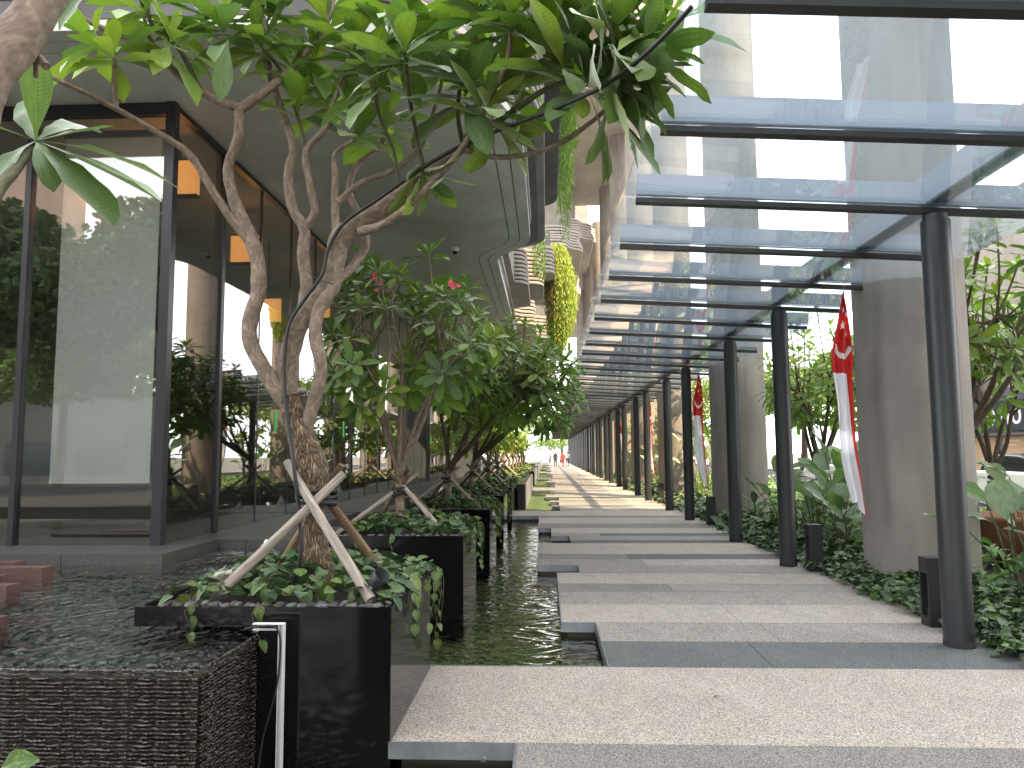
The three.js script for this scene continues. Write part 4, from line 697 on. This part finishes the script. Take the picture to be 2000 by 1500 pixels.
// ---------------------------------------------------------------- the bed beside the walkway
{
  const mk = (label, n, place, cols, s0, s1, geo = HEART, mat = POTHOS) => { const list = []; for (let i = 0; i < n; i++) { const p = place(); if (Math.hypot(p.x - COLX, ((-p.z - 9.35 + 4.2) % 8.4 + 8.4) % 8.4 - 4.2) < 0.62) continue; const s = rr(s0, s1); list.push([p, randQuat(0.8), new THREE.Vector3(s, s, s), vary(cols[Math.floor(rnd() * cols.length)], 0.25)]); } const im = instanced('ground_cover', geo, mat, list); tag(im, label, 'ground cover'); };
  const mound = (x, d) => 0.10 + 0.20 * clamp((x - 3.5) / 0.5, 0, 1) * (0.6 + 0.4 * nz(x * 2.1, d * 1.3, 1)) + 0.10 * nz(x * 3, d * 2.2, 5);
  mk('dark glossy creeping leaves along the near walkway edge', 7000, () => { const d = rr(5.4, 14), x = 3.42 + 1.15 * Math.pow(rnd(), 0.9) + 0.08 * nz(d * 1.7, 0, 0); return V(x, Math.max(0.03, mound(x, d) * rr(0.45, 1.1)), d); }, [[0.05, 0.14, 0.026], [0.075, 0.19, 0.03], [0.04, 0.11, 0.026], [0.12, 0.25, 0.035]], 0.06, 0.125);
  mk('green creeping leaves along the far walkway edge', 6500, () => { const d = rr(14, 80), x = 3.44 + 1.3 * rnd(); return V(x, Math.max(0.04, mound(x, d) * rr(0.5, 1.3)), d); }, [[0.06, 0.16, 0.03], [0.10, 0.22, 0.03], [0.05, 0.13, 0.03]], 0.12, 0.22);
  mk('mixed green undergrowth deeper in the planting bed', 9000, () => { const d = rr(3, 48), x = rr(4.4, 9), h = 0.15 + 0.55 * (0.5 + 0.5 * nz(x * 0.7, d * 0.5, 3)); return V(x, h * rr(0.3, 1.1), d); }, [[0.09, 0.22, 0.035], [0.14, 0.29, 0.04], [0.065, 0.165, 0.035], [0.19, 0.34, 0.06]], 0.12, 0.3, FRANGILOW[1], FARLEAF);
  const BED = 'broad leaved plants in the bed';
  const plants = [[4.75, 8.05, 1.2, 'rising highest beside the first column'], [5.25, 8.6, 1.1, 'in front of the terracotta bowl'], [6.0, 9.9, 1.25, 'under the frangipani beyond the first column'], [4.85, 7.5, 0.55, 'lowest at the picture\'s right edge'], [4.35, 11.6, 0.75, 'just beyond the first column\'s flag'], [4.7, 12.6, 1.0, 'between the first column and second bollard'], [5.2, 13.6, 1.3, 'middle one between the first two columns'], [4.3, 13.4, 0.85, 'beside the third canopy post'], [5.6, 12.4, 1.35, 'behind the first column, leaning out'], [5.4, 14.4, 1.5, 'with the tallest leaves behind the third canopy post'], [4.2, 12.3, 0.9, 'nearest the second canopy post'], [5.7, 15.2, 1.45, 'tall one before the second column'], [4.6, 15.4, 1.1, 'in front of the second column'], [5.0, 21.5, 1.5, 'just beyond the second column'], [4.6, 23.2, 1.7, 'tall bright one before the third column'], [5.2, 25, 1.9, 'tallest before the third column'], [4.5, 31, 1.7, 'just beyond the third column'], [5.0, 33.5, 2.0, 'before the fourth column'], [4.7, 41, 1.8, 'beyond the fourth column']];
  for (const [x, d, h, who] of plants) {
    const t = thing('broad_leaf_plant', `broad grey green leaved plant ${who}`, 'plant', V(x, 0.03, d), BED), n = 7 + Math.floor(rnd() * 3);
    for (let i = 0; i < n; i++) {
      const a = i * 2.4 + rr(-0.3, 0.3), lean = rr(0.12, 0.36), hh = h * rr(0.55, 1), top = new THREE.Vector3(Math.cos(a) * lean * h, hh, Math.sin(a) * lean * h);
      part('stem', tube([new THREE.Vector3(Math.cos(a) * 0.03, 0, Math.sin(a) * 0.03), top.clone().multiplyScalar(0.55).add(new THREE.Vector3(0, 0.08, 0)), top], [0.014, 0.010, 0.007], { n: 8, sides: 6, rough: 0.03 }), M.twig, t);
      const m = part('leaf', PADDLE[(i + Math.floor(rnd() * 3)) % 3], BIGLEAF[Math.floor(rnd() * 3)], t); m.position.copy(top);
      m.quaternion.setFromRotationMatrix(leafBasis(new THREE.Vector3(Math.cos(a) * rr(0.3, 0.9), rr(0.2, 1.0), Math.sin(a) * rr(0.3, 0.9)), new THREE.Vector3(-Math.cos(a) * 0.5 + rr(-0.4, 0.4), 0.8, -Math.sin(a) * 0.5 + rr(-0.4, 0.4)))); m.scale.setScalar(rr(0.42, 0.62) * (0.75 + 0.25 * h));
    }
  }
  const spike = [[4.3, 12.4, 'beside the second bollard'], [4.0, 15.0, 'by the fourth canopy post'], [5.3, 6.9, 'with pale banded leaves at the right edge'], [4.15, 10.9, 'between flag and bollard']];
  for (const [x, d, who] of spike) {
    const t = thing('dumb_cane_plant', `low variegated dumb cane plant ${who}`, 'plant', V(x, 0.05, d)), vm = PH({ rgb: [0.15, 0.27, 0.09], map: rep(pothosTex, 1, 3), roughness: 0.8, transmission: 0.25, thickness: 0, side: THREE.DoubleSide });
    for (let i = 0; i < 9; i++) { const a = i * 2.4, m = part('leaf', FRANGI[i % 6], vm, t); m.position.set(0, 0.22 + 0.04 * i, 0); m.quaternion.setFromRotationMatrix(leafBasis(new THREE.Vector3(Math.cos(a), rr(0.3, 1.3), Math.sin(a)), new THREE.Vector3(0, 1, 0.2))); m.scale.setScalar(rr(0.32, 0.46)); }
    part('stem', tube([new THREE.Vector3(0, 0, 0), new THREE.Vector3(0.01, 0.3, 0), new THREE.Vector3(0, 0.56, 0)], [0.018, 0.012], { n: 6, sides: 7 }), M.twig, t);
  }
  // frangipanis in the bed
  const G = 'frangipani trees in the bed';
  let b = V(6.15, 0.02, 11.7); frangipani('frangipani tree with dark branches beyond the first column', G, b, V(6.2, 1.7, 11.6), V(6.65, 3.7, 11.0), new THREE.Vector3(1.5, 1.35, 1.3), { limbs: 5, tips: 60, leaf: 0.36, per: 12, r: 0.085, bright: 0.5, bark: M.barkDark, twigs: M.barkDark });
  b = V(5.75, 0.02, 16.4); frangipani('frangipani tree between the first and second columns', G, b, V(5.7, 1.1, 16.3), V(5.65, 3.1, 15.8), new THREE.Vector3(1.35, 1.35, 1.2), { limbs: 6, tips: 56, leaf: 0.34, per: 12, r: 0.07, bright: 0.7, bark: M.barkDark, twigs: M.barkDark });
  b = V(6.9, 0.02, 19.5); frangipani('frangipani tree just beyond the second column', G, b, V(6.9, 1.1, 19.5), V(6.8, 3.2, 19.3), new THREE.Vector3(1.5, 1.4, 1.5), { limbs: 5, tips: 56, leaf: 0.34, per: 12, r: 0.07, bright: 0.7, max: 0, bark: M.barkDark, twigs: M.barkDark });
  for (const [x, d, who] of [[5.6, 25.5, 'before the third column'], [7.6, 13.4, 'nearest the pavement behind the first column'], [5.9, 33.6, 'before the fourth column'], [5.9, 42, 'before the fifth column'], [6.6, 51, 'far along the bed']]) { b = V(x, 0.02, d); frangipani(`frangipani tree ${who}`, G, b, b.clone().add(new THREE.Vector3(0, 1.1, 0)), b.clone().add(new THREE.Vector3(0, 2.9, 0)), new THREE.Vector3(1.5, 1.4, 1.5), { limbs: 5, tips: 46, leaf: 0.35, per: 11, r: 0.07, bright: 0.8, max: 0, bark: M.barkDark, twigs: M.barkDark }); }
  // bollard lights
  [[3.44, 7.07, 'nearest, beside the first canopy post'], [3.47, 10.21, 'second, before the first column'], [3.5, 16.6, 'third, beyond the second column\'s front'], [3.5, 23.8, 'fourth along the bed'], [3.5, 30, 'fifth along the bed']].forEach(([x, d, who]) => {
    const t = thing('bollard_light', `square black bollard light ${who}`, 'bollard', V(x, 0, d), 'bollard lights along the bed');
    const s = new THREE.Shape([[-0.085, 0], [0.085, 0], [0.085, 0.6], [-0.085, 0.6]].map(p => new THREE.Vector2(...p)));
    part('body', merge([box(-0.02, 0.085, 0.0, 0.6, -0.085, 0.085), box(-0.085, -0.0201, 0.46, 0.6, -0.085, 0.085), box(-0.085, -0.0201, 0.0, 0.08, -0.085, 0.085), box(-0.085, -0.0201, 0.0801, 0.4599, -0.085, -0.06), box(-0.085, -0.0201, 0.0801, 0.4599, 0.06, 0.085)]), S({ rgb: [0.028, 0.029, 0.03], roughness: 0.5, map: rep(stainTex, 2) }), t);
    part('lamp_slot', box(-0.03, -0.0215, 0.09, 0.45, -0.055, 0.055), M.groove, t);
  });
  // terracotta bowl
  const pts = [[0.001, 0], [0.30, 0], [0.46, 0.12], [0.60, 0.36], [0.66, 0.62], [0.70, 0.66], [0.70, 0.72], [0.64, 0.72], [0.60, 0.62], [0.4, 0.58], [0.001, 0.58]].map(p => new THREE.Vector2(...p));
  const bowl = part(numbered('terracotta_bowl'), new THREE.LatheGeometry(pts, 40), M.terracotta); bowl.position.copy(V(6.3, -0.02, 10.4)); tag(bowl, 'wide brown terracotta bowl behind the broad leaves', 'planter');
}
// ---------------------------------------------------------------- flags tied to the columns
function flagTexture() {
  const c = document.createElement('canvas'); c.width = 256; c.height = 1024; const g = c.getContext('2d');
  g.fillStyle = '#f1eef2'; g.fillRect(0, 0, 256, 1024); g.fillStyle = '#cf2318'; g.fillRect(0, 0, 256, 400); g.fillRect(205, 400, 51, 624);
  g.strokeStyle = '#f4efef'; g.lineWidth = 26; g.beginPath(); g.arc(150, 215, 105, 0.55, 2.7); g.stroke();
  g.fillStyle = '#f6f1f1'; for (const [x, y, r] of [[118, 165, 26], [120, 90, 20], [205, 150, 18], [215, 205, 16], [225, 105, 16]]) { g.beginPath(); for (let i = 0; i < 10; i++) { const a = -Math.PI / 2 + i * Math.PI / 5, q = i % 2 ? r * 0.42 : r; g.lineTo(x + q * Math.cos(a), y + q * Math.sin(a)); } g.closePath(); g.fill(); }
  const t = new THREE.CanvasTexture(c); t.colorSpace = THREE.SRGBColorSpace; return t;
}
const flagMat = PH({ rgb: [1, 1, 1], map: flagTexture(), roughness: 0.85, transmission: 0.25, thickness: 0, side: THREE.DoubleSide });
function flag(who, k, lift) {
  const colD = COLD(k), top = V(3.60, 3.36 + lift, colD - 0.5), h = 2.42, t = thing('flag', `red and white flag with crescent and stars ${who}`, 'flag', top, 'flags tied to the columns');
  const nu = 16, nv = 48, pos = [], uv = [], idx = [];
  for (let j = 0; j <= nv; j++) { const v = j / nv, w = v < 0.3 ? lerp(0.03, 0.27, Math.pow(v / 0.3, 0.8)) : lerp(0.27, 0.17, (v - 0.3) / 0.7) + 0.03 * Math.sin(v * 9 + k);
    for (let i = 0; i <= nu; i++) { const u = i / nu; const cx = -0.12 - 0.07 * Math.sin(v * 2.8 + 0.3) + (v > 0.62 ? (v - 0.62) * 0.12 : 0); const fold = 0.035 * Math.sin(u * 13 + v * 3.5 + k) * Math.min(1, v * 5) + 0.02 * Math.sin(u * 29 - v * 4);
      pos.push(cx + (u - 0.5) * w + 0.01 * Math.sin(v * 14), -v * h - (v > 0.85 ? (u - 0.2) * 0.22 * (v - 0.85) / 0.15 * (u > 0.4 ? 1 : -0.3) : 0), fold - (u - 0.5) * 0.10); uv.push(u, 1 - v); } }
  for (let j = 0; j < nv; j++) for (let i = 0; i < nu; i++) { const a = j * (nu + 1) + i, b = a + nu + 1; idx.push(a, b, a + 1, b, b + 1, a + 1); }
  const g = new THREE.BufferGeometry(); g.setAttribute('position', new THREE.Float32BufferAttribute(pos, 3)); g.setAttribute('uv', new THREE.Float32BufferAttribute(uv, 2)); g.setIndex(idx); g.computeVertexNormals();
  part('cloth', g, flagMat, t);
  part('cord', tube([new THREE.Vector3(-0.13, -0.02, 0), new THREE.Vector3(-0.11, 0.14, -0.02), new THREE.Vector3(0.14, 0.34, -0.12)], [0.004, 0.004], { n: 8, sides: 5, rough: 0 }), M.stake, t);
}
['on the first column, nearest the viewer', 'on the second column', 'on the third column', 'on the fourth column', 'on the fifth column', 'on the sixth column'].forEach((w, k) => flag(w, k, rr(-0.06, 0.04)));

// ---------------------------------------------------------------- street: cars, shop, far trees
function car(label, pos, rgb, turn = 0, group) {
  const t = thing('parked_car', label, 'car', pos, group); t.rotation.y = turn;
  const prof = (pts, w, bevel) => { const s = new THREE.Shape(); s.moveTo(...pts[0]); s.splineThru(pts.slice(1).map(p => new THREE.Vector2(...p))); s.closePath(); const g = new THREE.ExtrudeGeometry(s, { depth: w - 2 * bevel, bevelEnabled: true, bevelSize: bevel, bevelThickness: bevel, bevelSegments: 3, curveSegments: 14 }); g.translate(0, 0, -w / 2 + bevel); g.rotateY(Math.PI / 2); return g; };
  const paint = PH({ rgb, roughness: 0.35, clearcoat: 1, clearcoatRoughness: 0.05 }), glassM = S({ rgb: [0.02, 0.025, 0.03], roughness: 0.08 });
  part('body', prof([[-2.15, 0.35], [-2.2, 0.62], [-2.05, 0.86], [-1.1, 0.95], [0.9, 0.97], [1.9, 0.95], [2.2, 0.8], [2.25, 0.4], [0, 0.25]], 1.74, 0.09), paint, t);
  part('cabin', prof([[-1.15, 0.92], [-0.55, 1.36], [0.2, 1.46], [1.1, 1.42], [1.75, 0.98], [0.3, 0.9]], 1.5, 0.08), glassM, t);
  part('roof', prof([[-0.55, 1.39], [0.2, 1.485], [1.0, 1.45], [0.2, 1.40]], 1.36, 0.02), paint, t);
  for (const [z, x] of [[-1.35, 0.78], [-1.35, -0.78], [1.35, 0.78], [1.35, -0.78]]) { const w = part('wheel', new THREE.TorusGeometry(0.25, 0.085, 10, 24).rotateY(Math.PI / 2), M.rubber, t); w.position.set(x, 0.335, -z); part('rim', new THREE.CylinderGeometry(0.19, 0.19, 0.12, 18).rotateZ(Math.PI / 2), M.edging, w); }
  for (const x of [-0.62, 0.62]) { part('headlight', new THREE.SphereGeometry(0.12, 12, 8).scale(1.4, 0.7, 0.5).translate(x, 0.72, 2.13), M.whiteTrim, t); part('tail_light', new THREE.SphereGeometry(0.12, 12, 8).scale(1.3, 0.8, 0.4).translate(x, 0.75, -2.19), S({ rgb: [0.5, 0.02, 0.02], roughness: 0.2 }), t); }
}
car('white saloon car parked opposite the first column', V(14.2, -0.118, 22.6), [0.75, 0.76, 0.78], 0, 'cars on the road');
car('dark grey car behind the white saloon on the road', V(17.2, -0.118, 27), [0.05, 0.055, 0.06], 0, 'cars on the road');
car('silver car seen between the first two columns', V(14.4, -0.118, 38.5), [0.55, 0.58, 0.62], 0, 'cars on the road');
car('red car on the side road behind the viewer', V(-9.5, -0.118, -13), [0.45, 0.02, 0.02], Math.PI / 2, 'cars on the road');
{
  const t = thing('shop_building', 'shop with ribbed dark sign band and white letters across the road', 'building', V(23, -0.5, 36));
  part('wall', metricUV(new THREE.BoxGeometry(7, 15, 40).translate(3.7, 7.5, 0)), S({ rgb: [0.42, 0.38, 0.34], map: rep(streakTex, 0.3) }), t);
  const band = part('sign_band', metricUV(new THREE.BoxGeometry(0.1, 2.3, 30).translate(0.1, 4.0, 0)), S({ rgb: [0.13, 0.15, 0.19], roughness: 0.6 }), t);
  const rib = new THREE.BoxGeometry(0.05, 2.25, 0.10); for (let i = 0; i < 70; i++) part('rib', rib, band.material, band).position.set(0.026, 4.05, 13.9 - i * 0.24);
  part('awning_edge', new THREE.BoxGeometry(0.5, 0.12, 30).translate(-0.1, 2.84, 0), M.mullion, t);
  const c = document.createElement('canvas'); c.width = 512; c.height = 192; const g = c.getContext('2d'); g.fillStyle = '#323843'; g.fillRect(0, 0, 512, 192); g.fillStyle = '#ffffff'; g.font = 'bold 150px sans-serif'; g.textBaseline = 'middle'; g.fillText('@ HO', 40, 100);
  const tx = new THREE.CanvasTexture(c); tx.colorSpace = THREE.SRGBColorSpace;
  const lm = new THREE.MeshStandardMaterial({ map: tx, roughness: 0.6 });
  const pl = part('sign_lettering', new THREE.PlaneGeometry(4.2, 1.5).rotateY(-Math.PI / 2), lm, t); pl.position.set(-0.06, 3.78, -3.1);
  const pc = document.createElement('canvas'); pc.width = 256; pc.height = 192; const q = pc.getContext('2d'); q.fillStyle = '#d9b48c'; q.fillRect(0, 0, 256, 192); q.fillStyle = '#f2dcc0'; q.fillRect(16, 18, 90, 10); q.fillRect(16, 38, 70, 7); q.fillStyle = '#8a5a3c'; q.beginPath(); q.ellipse(70, 120, 17, 22, 0, 0, 7); q.fill(); q.beginPath(); q.ellipse(185, 70, 22, 30, 0, 0, 7); q.fill(); q.fillStyle = '#e8cdb4'; q.beginPath(); q.ellipse(72, 185, 40, 45, 0, 0, 7); q.fill(); q.beginPath(); q.ellipse(185, 165, 52, 70, 0, 0, 7); q.fill();
  const ptx = new THREE.CanvasTexture(pc); ptx.colorSpace = THREE.SRGBColorSpace;
  for (let k = 0; k < 4; k++) { const po = part('window_poster', new THREE.PlaneGeometry(3.4, 2.0).rotateY(-Math.PI / 2), new THREE.MeshStandardMaterial({ map: ptx, roughness: 0.5 }), t); po.position.set(0.15, 1.75, 6 - k * 4); part('poster_frame', new THREE.BoxGeometry(0.12, 2.2, 0.18).translate(0, 0, 1.85), M.mullion, po); }
}
function broadTree(label, base, h, r, n, cols, group, trunkR = 0.3) {
  const t = thing('shade_tree', label, 'tree', base, group), top = new THREE.Vector3(0.2, h * 0.55, 0), g = [];
  part('trunk', tube([new THREE.Vector3(0, -0.1, 0), new THREE.Vector3(0.1, h * 0.25, 0.1), top], [trunkR, trunkR * 0.8, trunkR * 0.65], { n: 14, sides: 12, rough: 0.15, lumps: 2 }), M.barkDark, t);
  const lumps = []; for (let i = 0; i < 13; i++) { const a = i * 2.4, rad = r * Math.sqrt((i + 0.5) / 13) * 0.8, c = new THREE.Vector3(Math.cos(a) * rad, h * (0.92 - 0.32 * (rad / r) ** 2) + rr(-0.1, 0.06) * h, Math.sin(a) * rad); lumps.push([c, r * rr(0.26, 0.42)]); if (i % 2) g.push(tube([top.clone(), top.clone().lerp(c, 0.5).add(new THREE.Vector3(0, 0.1 * h, 0)), c], [trunkR * 0.45, trunkR * 0.28, trunkR * 0.1], { n: 10, sides: 7 })); }
  part('branch', merge(g), M.barkDark, t);
  const list = []; for (let i = 0; i < n * 2.6; i++) { const [c, q] = lumps[i % 13], v = new THREE.Vector3(rr(-1, 1), rr(-1, 1), rr(-1, 1)); if (v.length() > 1) v.normalize(); v.multiplyScalar(q); v.y *= 0.65; const s = rr(0.11, 0.24) * r / 4; list.push([c.clone().add(v), randQuat(1.2), new THREE.Vector3(s, s, s), vary(cols[Math.floor(rnd() * cols.length)], 0.3)]); }
  instanced('crown', HEART, FARLEAF, list, t);
}
{
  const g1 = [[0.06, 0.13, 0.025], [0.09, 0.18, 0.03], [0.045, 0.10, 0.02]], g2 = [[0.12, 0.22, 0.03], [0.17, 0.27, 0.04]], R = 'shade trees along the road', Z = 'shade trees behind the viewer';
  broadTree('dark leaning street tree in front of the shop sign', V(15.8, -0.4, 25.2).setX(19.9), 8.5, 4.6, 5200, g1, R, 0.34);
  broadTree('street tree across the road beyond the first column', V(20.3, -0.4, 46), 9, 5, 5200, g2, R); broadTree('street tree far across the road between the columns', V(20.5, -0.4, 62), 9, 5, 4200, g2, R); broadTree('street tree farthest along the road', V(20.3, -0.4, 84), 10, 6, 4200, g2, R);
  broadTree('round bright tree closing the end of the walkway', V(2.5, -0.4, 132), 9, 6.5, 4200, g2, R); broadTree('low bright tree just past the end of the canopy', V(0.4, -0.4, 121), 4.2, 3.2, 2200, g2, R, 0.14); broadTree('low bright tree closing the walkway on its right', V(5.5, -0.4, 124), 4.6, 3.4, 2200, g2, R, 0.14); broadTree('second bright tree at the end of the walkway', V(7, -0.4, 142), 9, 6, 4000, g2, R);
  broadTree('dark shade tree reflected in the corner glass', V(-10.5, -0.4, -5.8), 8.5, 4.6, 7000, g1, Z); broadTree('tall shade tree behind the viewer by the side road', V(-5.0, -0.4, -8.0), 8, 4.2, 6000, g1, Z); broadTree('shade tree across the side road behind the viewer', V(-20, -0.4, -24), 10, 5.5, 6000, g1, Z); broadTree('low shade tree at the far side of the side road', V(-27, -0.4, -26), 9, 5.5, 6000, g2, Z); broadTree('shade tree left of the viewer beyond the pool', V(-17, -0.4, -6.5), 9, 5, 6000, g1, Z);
  const sr = thing('shop_row', 'low pale shop row across the side road behind the viewer', 'building', V(-16, -0.5, -42)); part('wall', metricUV(new THREE.BoxGeometry(48, 6.5, 8).translate(0, 3.25, 0)), S({ rgb: [0.24, 0.23, 0.22], map: rep(streakTex, 0.2) }), sr); for (let k = 0; k < 9; k++) part('shop_window', new THREE.BoxGeometry(3.6, 2.4, 0.1).translate(-21 + k * 5.2, 1.9, -4.03), S({ rgb: [0.05, 0.06, 0.07], roughness: 0.1 }), sr);
  const b = thing('pink_building', 'pink panelled building behind the viewer across the side road', 'building', V(-64, -0.5, -44));
  part('wall', metricUV(new THREE.BoxGeometry(44, 26, 14).translate(0, 13, 0)), S({ rgb: [0.46, 0.36, 0.34], map: rep(streakTex, 0.2) }), b);
  const wg = new THREE.BoxGeometry(2.4, 1.9, 0.1), wm = S({ rgb: [0.04, 0.05, 0.06], roughness: 0.1 }); for (let f = 0; f < 7; f++) for (let k = 0; k < 11; k++) part('window', wg, wm, b).position.set(-20 + k * 4, 3 + f * 3.3, -7.03);
}
// ---------------------------------------------------------------- people far along the walkway
function person(label, pos, shirt, trousers, turn, stride) {
  const J = { hip: [0, 0.92, 0], chest: [0, 1.28, 0.01], neck: [0, 1.46, 0.01], head: [0, 1.6, 0.02], sl: [-0.17, 1.38, 0], sr: [0.17, 1.38, 0], el: [-0.23, 1.12, -0.03], er: [0.23, 1.12, -0.02], wl: [-0.24, 0.88, 0.06], wr: [0.24, 0.88, 0.05], hl: [-0.24, 0.79, 0.09], hr: [0.24, 0.79, 0.08], pl: [-0.09, 0.9, 0], pr: [0.09, 0.9, 0], kl: [-0.10, 0.49, stride * 0.6], kr: [0.10, 0.49, -stride * 0.2], al: [-0.10, 0.08, stride], ar: [0.10, 0.08, -stride], tl: [-0.10, 0.045, stride + 0.13], tr: [0.10, 0.045, -stride + 0.13] };
  const bones = [['hip', 'chest', 0.135, 0.15], ['chest', 'neck', 0.13, 0.06], ['neck', 'head', 0.055, 0.09], ['head', 'head', 0.105, 0.105], ['sl', 'el', 0.055, 0.045], ['sr', 'er', 0.055, 0.045], ['el', 'wl', 0.042, 0.032], ['er', 'wr', 0.042, 0.032], ['wl', 'hl', 0.034, 0.03], ['wr', 'hr', 0.034, 0.03], ['sl', 'sr', 0.07, 0.07], ['pl', 'kl', 0.09, 0.065], ['pr', 'kr', 0.09, 0.065], ['kl', 'al', 0.058, 0.04], ['kr', 'ar', 0.058, 0.04], ['al', 'tl', 0.045, 0.038], ['ar', 'tr', 0.045, 0.038]].map(([a, b, r0, r1]) => [new THREE.Vector3(...J[a]), new THREE.Vector3(...J[b]), r0, r1]);
  const N = 52, mc = new MarchingCubes(N, new THREE.MeshStandardMaterial(), false, false, 60000), half = N / 2, SC = 1.0, q = new THREE.Vector3(), ba = new THREE.Vector3(), pa = new THREE.Vector3();
  for (let z = 0; z < N; z++) for (let y = 0; y < N; y++) for (let x = 0; x < N; x++) {
    q.set((x - half) / half * SC, (y - half) / half * SC + 0.86, (z - half) / half * SC); let d = 9;
    for (const [a, b, r0, r1] of bones) { ba.copy(b).sub(a); pa.copy(q).sub(a); const h = ba.lengthSq() ? clamp(pa.dot(ba) / ba.lengthSq(), 0, 1) : 0; const e = pa.addScaledVector(ba, -h).length() - lerp(r0, r1, h); const k = 0.04, m = Math.max(k - Math.abs(d - e), 0) / k; d = Math.min(d, e) - m * m * k * 0.25; }
    mc.field[x + y * N + z * N * N] = -d;
  }
  mc.isolation = 0; mc.update(); const n = mc.count, p = mc.positionArray.slice(0, n * 3), col = [], skin = [0.35, 0.22, 0.15];
  for (let i = 0; i < n; i++) { p[i * 3 + 1] += 0.86; const y = p[i * 3 + 1], x = Math.abs(p[i * 3]); const c = y > 1.45 ? skin : y < 0.07 ? [0.03, 0.03, 0.03] : x > 0.195 && y < 1.12 && y > 0.7 ? skin : y > 0.9 ? shirt : trousers; col.push(...c); }
  const g = new THREE.BufferGeometry(); g.setAttribute('position', new THREE.Float32BufferAttribute(p, 3)); g.setAttribute('normal', new THREE.Float32BufferAttribute(mc.normalArray.slice(0, n * 3), 3)); g.setAttribute('color', new THREE.Float32BufferAttribute(col, 3)); g.computeVertexNormals();
  const t = thing('person', label, 'person', pos, 'people at the end of the walkway'); t.rotation.y = turn;
  part('body', g, new THREE.MeshStandardMaterial({ vertexColors: true, roughness: 0.8 }), t);
  part('hair', new THREE.SphereGeometry(0.118, 16, 10, 0, 6.283, 0, 1.5).translate(0, 1.62, -0.005), S({ rgb: [0.015, 0.012, 0.01], roughness: 0.6 }), t);
  return t;
}
person('person in an orange red shirt walking at the far end of the walkway', V(1.75, 0.002, 84), [0.62, 0.09, 0.05], [0.5, 0.1, 0.06], 0.2, 0.14);
person('person in dark clothes standing left of the orange shirt', V(0.95, 0.002, 86), [0.03, 0.03, 0.035], [0.03, 0.03, 0.04], Math.PI, 0.05);
person('person in a white top under a dark umbrella at the far end', V(2.35, 0.002, 87), [0.65, 0.65, 0.65], [0.05, 0.06, 0.10], 0.1, 0.1);
{
  const t = thing('umbrella', 'open dark umbrella held over the person in white', 'umbrella', V(2.45, 1.0, 86.9));
  part('cover', new THREE.SphereGeometry(0.55, 20, 8, 0, 6.283, 0, 1.0).scale(1, 0.7, 1).translate(0, 0.62, 0), S({ rgb: [0.06, 0.065, 0.08], roughness: 0.7, side: THREE.DoubleSide }), t); part('shaft', new THREE.CylinderGeometry(0.008, 0.008, 1.1, 8).translate(0, 0.4, 0), M.rubber, t);
  // fallen leaves on the paving
  [[1405, 1340, 'small brown', 'on the wide pale strip'], [1682, 1491, 'orange', 'at the lower edge of the walkway']].forEach(([x, y, c, w]) => { const d = EYE * FOCAL / (y - 885), p = P(x, y, d); p.y = 0.008; const m = part(numbered('fallen_leaf'), FRANGILOW[0], S({ rgb: c === 'orange' ? [0.5, 0.24, 0.08] : [0.2, 0.07, 0.04], side: THREE.DoubleSide })); m.position.copy(p); m.scale.setScalar(0.055); m.rotation.y = rr(0, 6); tag(m, `${c} fallen leaf ${w}`, 'leaf'); });
}
console.log('objects', scene.children.length);
renderer.render(scene, camera);
